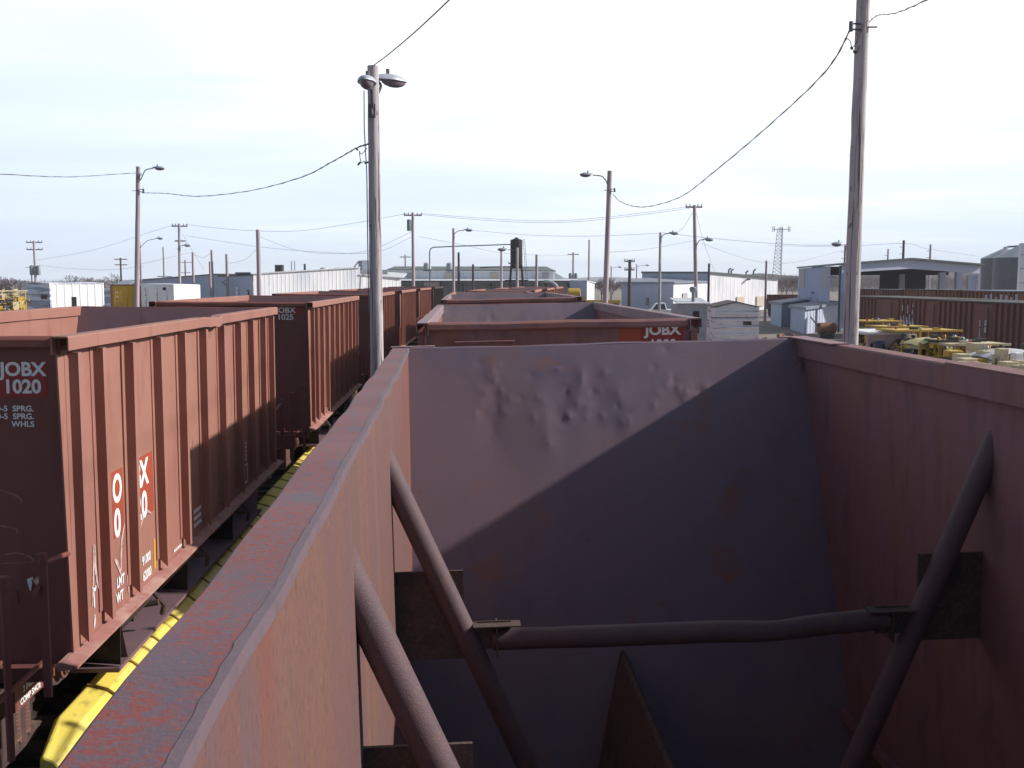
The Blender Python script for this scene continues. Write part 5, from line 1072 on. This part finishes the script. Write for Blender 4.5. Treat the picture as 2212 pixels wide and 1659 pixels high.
# ------------------------------------------------------------------ maintenance machines by the right hand track
MG = 'yellow track maintenance machines'
def machine(name, label, px, D, ztop, L, W, m, m2, kind, rz=0.0, seed=1, cover=None):
    r = random.Random(seed); o = thing(name, (UX(px, D), D, 0), label, 'track machine', MG, rz); h = ztop
    b = MB(); b.box(-W / 2, W / 2, -L / 2, L / 2, .75, .95); b.box(-W / 2 - .05, -W / 2 + .1, -L / 2, L / 2, .95, 1.15); b.box(W / 2 - .1, W / 2 + .05, -L / 2, L / 2, .95, 1.15); b.build('frame', m, o)
    for yy in (-L * .32, L * .32):
        for s in (-1, 1): MB().tube([(s * .68, yy, .42), (s * .80, yy, .42)], .40, 16).build('wheel', M_mech, o)
    hd = L * .20
    if 'cab' not in kind: MB().box(-W * .40, W * .30, hd * .1, L * .30, .95, max(1.3, h - .30)).build('shade_backdrop', M_black, o, bevel=.05)  # added black box that stands in for the dark gaps under the canopy
    if 'canopy' in kind:
        for k in range(7):
            x = r.uniform(-W / 2, W / 2); y = -hd * r.uniform(.6, 1.5); z = h - r.uniform(.1, .9)
            if k < 4: MB().tube([(x, y, 1.0), (x + r.uniform(-.05, .05), y, h - r.uniform(.05, .35))], .018, 6).build('pipe_post', m if k % 2 else M_mow, o)
            else: MB().tube([(x - r.uniform(.2, .5), y, z), (x + r.uniform(.2, .5), y, z + r.uniform(-.08, .08))], .022, 6).build('pipe_rail', M_mow if k % 2 else m2, o)
    if 'canopy' in kind:
        ov = .25 if 'wide' in kind else .08
        if 'round' in kind:
            b = MB().grid(lambda u, v: ((u - .5) * (W + 2 * ov), (v - .5) * 2 * hd, h - .15 * (2 * u - 1) ** 2 - .05 * (2 * v - 1) ** 2), 12, 8); b.grid(lambda u, v: ((.5 - u) * (W + 2 * ov), (v - .5) * 2 * hd, h - .06 - .16 * (2 * u - 1) ** 2 - .05 * (2 * v - 1) ** 2), 12, 8)
            b.build('canopy', cover or m2, o, smooth=True, fix=False)
        else:
            b = MB(); b.box(-W / 2 - ov, W / 2 + ov, -hd, hd, h - .03, h); b.box(-W / 2 - ov - .02, W / 2 + ov + .02, -hd - .03, -hd, h - .055, h + .008); b.box(-W / 2 - ov - .03, -W / 2 - ov, -hd, hd, h - .055, h + .008); b.build('canopy', cover or m2, o, bevel=.01)
        for sx in (-1, 1):
            for sy in (-1, 1): MB().box(sx * W / 2 - .03, sx * W / 2 + .03, sy * hd * .9 - .03, sy * hd * .9 + .03, .95, h - .1).build('canopy_post', m, o)
        for k in range(6):
            xx, yy = r.uniform(-W / 2 - ov * .6, W / 2 + ov * .6), r.uniform(-hd * .9, hd * .6); q = r.uniform(.6, .9)
            if k < 2: MB().lathe([(.04 * q, h - .02), (.05 * q, h + .03), (.045 * q, h + .06), (.02, h + .075)], 10, xx, yy).build('beacon', M_redl if k == 0 else M_mow, o, smooth=True)
            elif k < 4: MB().lathe([(.02, h - .02), (.06 * q, h + .02), (.07 * q, h + .05), (.03, h + .075)], 10, xx, yy).build('work_lamp', M_lamp if k == 2 else M_mech, o, smooth=True)
            else: MB().box(xx - .12 * q, xx + .12 * q, yy - .08, yy + .08, h - .02, h + .09 * q).build('roof_box', M_mech if k == 4 else m2, o)
        MB().tube([(-W / 2, -hd * .95, h - .45), (W / 2, -hd * .95, h - .5)], .02, 6).build('cross_rail', m, o)
        MB().tube([(-W / 2, -hd * .95, h - .1), (W * .1, -hd * .95, h - .8)], .018, 6).build('cross_rail', m, o)
    if 'engine' in kind:
        y0 = L * r.uniform(-.2, .1); b = MB(); b.box(-W * .36, W * .36, y0 - .6, y0 + .7, .95, min(1.75, h - .6)); b.build('engine_hood', m, o, bevel=.03)
        b = MB()
        for k in range(5): b.box(-W * .365, -W * .361, y0 - .4, y0 + .4, 1.1 + k * .1, 1.15 + k * .1)
        b.build('grille', M_mech, o); MB().tube([(.2, y0, 1.7), (.2, y0, min(2.4, h - .12))], .045, 8).build('exhaust', M_mech, o)
    if 'boxes' in kind:
        for k in range(9):
            xx, yy = -W / 2 + .2 + r.uniform(0, W * .8), -L / 2 + .25 + k * (L - .5) / 8; w_, hh = r.uniform(.10, .24), r.uniform(max(.6, h - 1.35), max(.9, h - .95))
            b = MB(); b.box(xx - w_ * .6, xx + w_ * .8, yy - w_ * .7, yy + w_ * .7, .95, .95 + hh); bx = b.build('equipment_box', m2 if k % 2 else m, o, bevel=.015)
            b = MB(); b.box(xx - w_ * .61, xx - w_ * .602, yy - w_ * .3, yy + w_ * .3, .95 + hh * .35, .95 + hh * .7); b.build('plate', M_lamp if k % 3 else M_decal, bx)
            b = MB(); b.box(xx - w_ * .35, xx + w_ * .35, yy - w_ * .702, yy - w_ * .69, .95 + hh * .3, .95 + hh * .75); b.build('plate', M_graf if k % 2 else M_mech, bx)
    if 'gear' in kind:
        top = max(1.7, h - .35); pal = (M_mow, m, M_mech, M_bluem, m2, M_mowc, M_hard, M_mow, M_mowp, M_mech)
        for k in range(34):
            p = Vector((r.uniform(-W / 2, W / 2), r.uniform(-L / 2, L * .12), r.uniform(max(1.1, h - .95), top - .1))); q = p + Vector((r.choice((0, r.uniform(-.5, .5))), r.choice((0, r.uniform(-.4, .4))), r.uniform(.1, max(.3, top - p.z))))
            MB().tube([p, q], r.uniform(.012, .045), 7).build('hydraulic_ram', pal[k % 10], o)
        for k in range(38):
            a = r.uniform(.035, .12); x, y, z = r.uniform(-W / 2, W / 2), r.uniform(-L / 2, L * .1), r.uniform(max(1.1, h - .95), top - .08)
            b = MB(); b.box(x - a * r.uniform(.6, 1.6), x + a, y - a, y + a, z, z + a * r.uniform(.8, 2.6))
            if k % 3 == 0: b = MB().tube([(x - a * 1.5, y, z), (x + a * 1.5, y + r.uniform(-.1, .1), z)], a * .7, 12)
            b.build('gear_case', pal[(k * 7 + seed) % 10], o, bevel=.012)
        for k in range(3):
            b = MB(); P = [Vector((r.uniform(-W / 2, W / 2), r.uniform(-L / 2, L / 2), r.uniform(max(1.0, h - .9), top))) for _ in range(7)]
            b.tube(smooth_path(P, 5), .014, 5); b.build('hose', M_mech, o, smooth=True)
        b = MB(); b.box(-.22, .22, -.25, .2, 1.2, 1.3); b.box(-.22, .22, .17, .25, 1.3, 1.75); b.build('seat', M_black, o, bevel=.03)
    if 'tank' in kind:
        b = MB().tube([(-.42, 0, h - .65), (-.38, 0, h - .65), (.38, 0, h - .65), (.42, 0, h - .65)], [.16, .235, .235, .16], 20); t_ = b.build('tank', m2, o, smooth=True); MB().lathe([(.03, h - .42), (.2, h - .35), (.19, h - .31), (.05, h - .26)], 14, -.1, 0).build('cap', m2, t_, smooth=True)
        MB().box(-.3, .3, -.2, .2, .95, h - .9).build('tank_stand', m, o)
    if 'cab' in kind:
        b = MB(); t = .07
        for sx in (-1, 1):
            for sy in (-1, 1): b.box(sx * (W / 2 - t / 2) - t / 2, sx * (W / 2 - t / 2) + t / 2, sy * (L * .3) - t, sy * (L * .3) + t, .95, h - .1)
        b.box(-W / 2, W / 2, -L * .3 - .04, -L * .3 + .04, .95, 1.55); b.box(-W / 2, W / 2, -L * .3 - .04, -L * .3 + .04, h - .35, h - .1); b.box(-W / 2, -W / 2 + .05, -L * .3, L * .3, .95, 1.55); b.build('cab', m, o)
        MB().box(-W / 2 + .08, W / 2 - .08, -L * .3 - .005, -L * .3 + .005, 1.56, h - .36).build('window', M_glass, o)
        b = MB(); b.box(-W / 2 - .1, W / 2 + .1, -L * .36, L * .36, h - .1, h); b.build('cab_roof', cover or m, o, bevel=.03)
        for k in range(3): MB().box(-.1 + .25 * k, .0 + .25 * k, -L * .36 - .05, -L * .36, h - .48, h - .24).build('lamp', M_lamp, o)
    return o
machine('tamping_machine', 'farthest yellow machine, flat canopy with an amber globe just right of the thick pole', 1893, 37, UZ(693, 37), 3.2, 1.3, M_mow, M_mow, ('canopy', 'gear', 'engine'), R(6), 3)
machine('flat_machine', 'low yellow machine with a thin flat canopy behind the pink cab', 1942, 34.5, UZ(705, 34.5), 2.6, 1.2, M_mow, M_mow, ('canopy', 'gear', 'wide'), R(4), 5)
machine('cab_machine', 'machine with a faded pink cab and white topped roof, beside the thick pole', 1893, 30, UZ(715, 30), 2.6, 1.15, M_pink, M_pink, ('cab', 'gear'), R(2), 8, cover=M_boxw)
machine('long_machine', 'machine with a long dark yellow flat canopy on blue posts over shadowed gear', 1988, 29, UZ(713, 29), 3.0, 1.5, M_bluem, M_mow, ('canopy', 'gear', 'engine', 'wide'), R(3), 12, cover=M_mow)
machine('domed_machine', 'machine under a pale yellow domed canopy with a yellow pipe frame', 2015, 24.5, UZ(731, 24.5), 2.4, 1.0, M_mow, M_mowp, ('canopy', 'round', 'gear', 'engine'), R(4), 15, cover=M_mowp)
machine('spiker_machine', 'machine under a cream canopy with red lamps on top, in the middle of the row', 2093, 23.8, UZ(742, 23.8), 3.0, 1.0, M_mow, M_mowc, ('canopy', 'gear', 'engine', 'wide'), R(2), 19, cover=M_mowc)
machine('tank_machine', 'machine carrying a yellow horizontal tank with a round cap', 2120, 21, UZ(748, 21), 2.4, 1.1, M_mowc, M_mow, ('tank', 'gear', 'boxes'), R(3), 22)
machine('box_machine', 'nearest pale yellow machine packed with square equipment boxes and dials', 2085, 20, UZ(772, 20), 3.0, 1.3, M_mowc, M_mowc, ('boxes', 'gear'), R(2), 27)
machine('stacked_machine', 'cream machine of stacked boxes and pipes between the tank machine and the nearest box machine', 2130, 19.2, UZ(778, 19.2), 2.2, 1.1, M_mowc, M_mowc, ('boxes', 'gear'), R(3), 52)
machine('pale_machine', 'pale machine of boxes and hoses low beside the yellow pipe frame', 2045, 22, UZ(768, 22), 2.2, 1.2, M_mow, M_mowc, ('boxes', 'gear'), R(2), 57)
machine('frame_machine', 'machine with an open yellow pipe frame between the domed canopy and the cream canopy', 2062, 24, UZ(736, 24), 1.6, .9, M_mow, M_mow, ('canopy', 'gear'), R(2), 61, cover=M_mech)
machine('awning_machine', 'machine under a white topped dark awning at the right edge of the photo', 2186, 21, UZ(756, 21), 2.6, 1.3, M_mowc, M_boxw, ('canopy', 'round', 'boxes', 'gear'), R(5), 31, cover=M_roofl)
machine('edge_machine', 'pale yellow box topped machine below the white awning at the right edge', 2200, 17.5, UZ(785, 17.5), 1.8, 1.2, M_mowc, M_mowc, ('boxes', 'gear'), R(3), 36)
# more yellow equipment far left and beyond the mauve cars
for (px, D, zt, lab, sd) in ((14, 58, 627, 'yellow machine at the left edge of the photo, before the bare tree', 41), (-14, 50, 634, 'cream and yellow machine cut by the left edge of the photo', 43)):
    machine('loader_machine', lab, px, D, UZ(zt, D), 3.0, 1.6, M_mow, M_mowc, ('canopy', 'gear', 'boxes'), R(40), sd)
o = thing('yellow_winch', (UX(1240, 88), 88, 0), 'small bright yellow drum machine beyond the right string of cars', 'track machine', MG)
MB().tube([(-.55, 0, 3.2), (-.5, 0, 3.2), (.5, 0, 3.2), (.55, 0, 3.2)], [.3, .42, .42, .3], 16).build('drum', M_mow, o, smooth=True); MB().hexa([(-1.0, -.3, 2.0), (-.7, -.3, 2.0), (-.7, .1, 2.0), (-1.0, .1, 2.0)], [(-.4, -.3, 3.5), (-.15, -.3, 3.5), (-.15, .1, 3.5), (-.4, .1, 3.5)]).build('boom', M_mowp, o); MB().box(-1.2, 1.0, -.6, .6, .6, 2.6).build('body', M_mech, o, bevel=.05); MB().box(-1.6, -.9, -.5, .5, .9, 2.9).build('hood', M_mow, o, bevel=.05)
for s in (-.8, .8): MB().tube([(s, -.7, .45), (s, -.5, .45)], .45, 16).build('wheel', M_tyre, o)
for px, lab in ((1300, 'flat yellow implement frame left of the annex, behind the left pointing lamp pole'),):
    o = thing('yellow_implement', (UX(px, 120), 120, 0), lab, 'implement', MG); b = MB(); b.box(-2.2, 2.2, -.4, .4, 1.5, 2.0); b.box(-2.6, -2.0, -.5, .5, 1.9, 2.3); b.build('frame', M_mow, o)
    for s in (-1.6, 1.6): MB().tube([(s, -.6, .8), (s, -.3, .8)], .8, 16).build('wheel', M_tyre, o)
# ------------------------------------------------------------------ bare trees and far woods
def bare_tree(px, D, ytop, label, spread=.9, m=M_twig, seed=1, depth=6):
    r = random.Random(seed); H = UZ(ytop, D); o = thing('bare_tree', (UX(px, D), D, 0), label, 'tree', 'bare winter trees')
    tr = MB(); cr = MB()
    def grow(p, d, l, rad, k):
        q = p + d * l
        (tr if k < 2 else cr).tube([p, (p + q) / 2 + Vector((r.uniform(-.05, .05), r.uniform(-.05, .05), 0)) * l, q], [rad, rad * .88, rad * .74], 5 if k < 2 else 3, cap=False)
        if k >= depth: return
        for _ in range(3 if k > 0 else 4):
            nd = (d + Vector((r.gauss(0, spread * .55), r.gauss(0, spread * .55), r.gauss(.12, .25)))).normalized()
            grow(q, nd, l * r.uniform(.62, .84), rad * .70, k + 1)
    grow(Vector((0, 0, 0)), Vector((0, 0, 1)), H * .27, H * .022, 0)
    tr.build('trunk', m, o, fix=False); cr.build('crown', m, o, fix=False); return o
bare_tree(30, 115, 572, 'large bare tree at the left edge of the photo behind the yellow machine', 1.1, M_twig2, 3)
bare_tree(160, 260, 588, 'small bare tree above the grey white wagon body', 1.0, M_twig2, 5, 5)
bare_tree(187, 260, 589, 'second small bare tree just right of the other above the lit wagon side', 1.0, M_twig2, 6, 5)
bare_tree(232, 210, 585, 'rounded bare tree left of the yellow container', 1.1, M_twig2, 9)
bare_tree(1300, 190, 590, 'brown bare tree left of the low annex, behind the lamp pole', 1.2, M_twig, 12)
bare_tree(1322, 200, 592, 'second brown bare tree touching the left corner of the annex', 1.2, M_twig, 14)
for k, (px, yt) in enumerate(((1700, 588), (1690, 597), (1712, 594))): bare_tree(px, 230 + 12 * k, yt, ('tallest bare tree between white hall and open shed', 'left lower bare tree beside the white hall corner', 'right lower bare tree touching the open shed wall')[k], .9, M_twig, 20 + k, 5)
def woods(name, px0, px1, D, ytop, n, m, seed, base=0.0):
    r = random.Random(seed); b = MB(); H0 = UZ(ytop, D)
    for _ in range(n):
        x = UX(r.uniform(px0, px1), D); y = D + r.uniform(-25, 60); H = H0 * r.uniform(.6, 1.05); zb_ = base
        for k in range(16):
            a = Vector((x + r.gauss(0, H * .05), y, zb_ + H * r.uniform(.05, .55))); c = a + Vector((r.gauss(0, H * .16), r.gauss(0, H * .16), H * r.uniform(.18, .45))); w = H * .006
            b.add([a + Vector((-w * 1.6, 0, 0)), a + Vector((w * 1.6, 0, 0)), c], [(0, 1, 2)])
        b.add([(x - H * .012, y, zb_ - 1), (x + H * .012, y, zb_ - 1), (x, y, zb_ + H * .7)], [(0, 1, 2)])
    return tag(b.build(name, m, fix=False), 'far belt of bare grey brown woods along the skyline', 'woods', kind='stuff')
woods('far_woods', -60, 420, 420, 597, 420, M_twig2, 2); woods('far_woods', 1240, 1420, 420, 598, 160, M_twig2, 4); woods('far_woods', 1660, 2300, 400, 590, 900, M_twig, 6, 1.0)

# ------------------------------------------------------------------ the air: thin even haze over the whole yard
hz = MB().box(-1850, 1850, -230, 2150, -1.2, 45).build('haze', mat('thin_haze', (1, 1, 1)))
t = hz.data.materials[0].node_tree; t.nodes.remove(t.nodes['Principled BSDF'])
pv_ = t.nodes.new('ShaderNodeVolumePrincipled'); pv_.inputs['Color'].default_value = (.90, .95, 1.0, 1); pv_.inputs['Density'].default_value = .0004; pv_.inputs['Anisotropy'].default_value = 0
t.links.new(pv_.outputs[0], t.nodes['Material Output'].inputs['Volume']); tag(hz, kind='stuff')
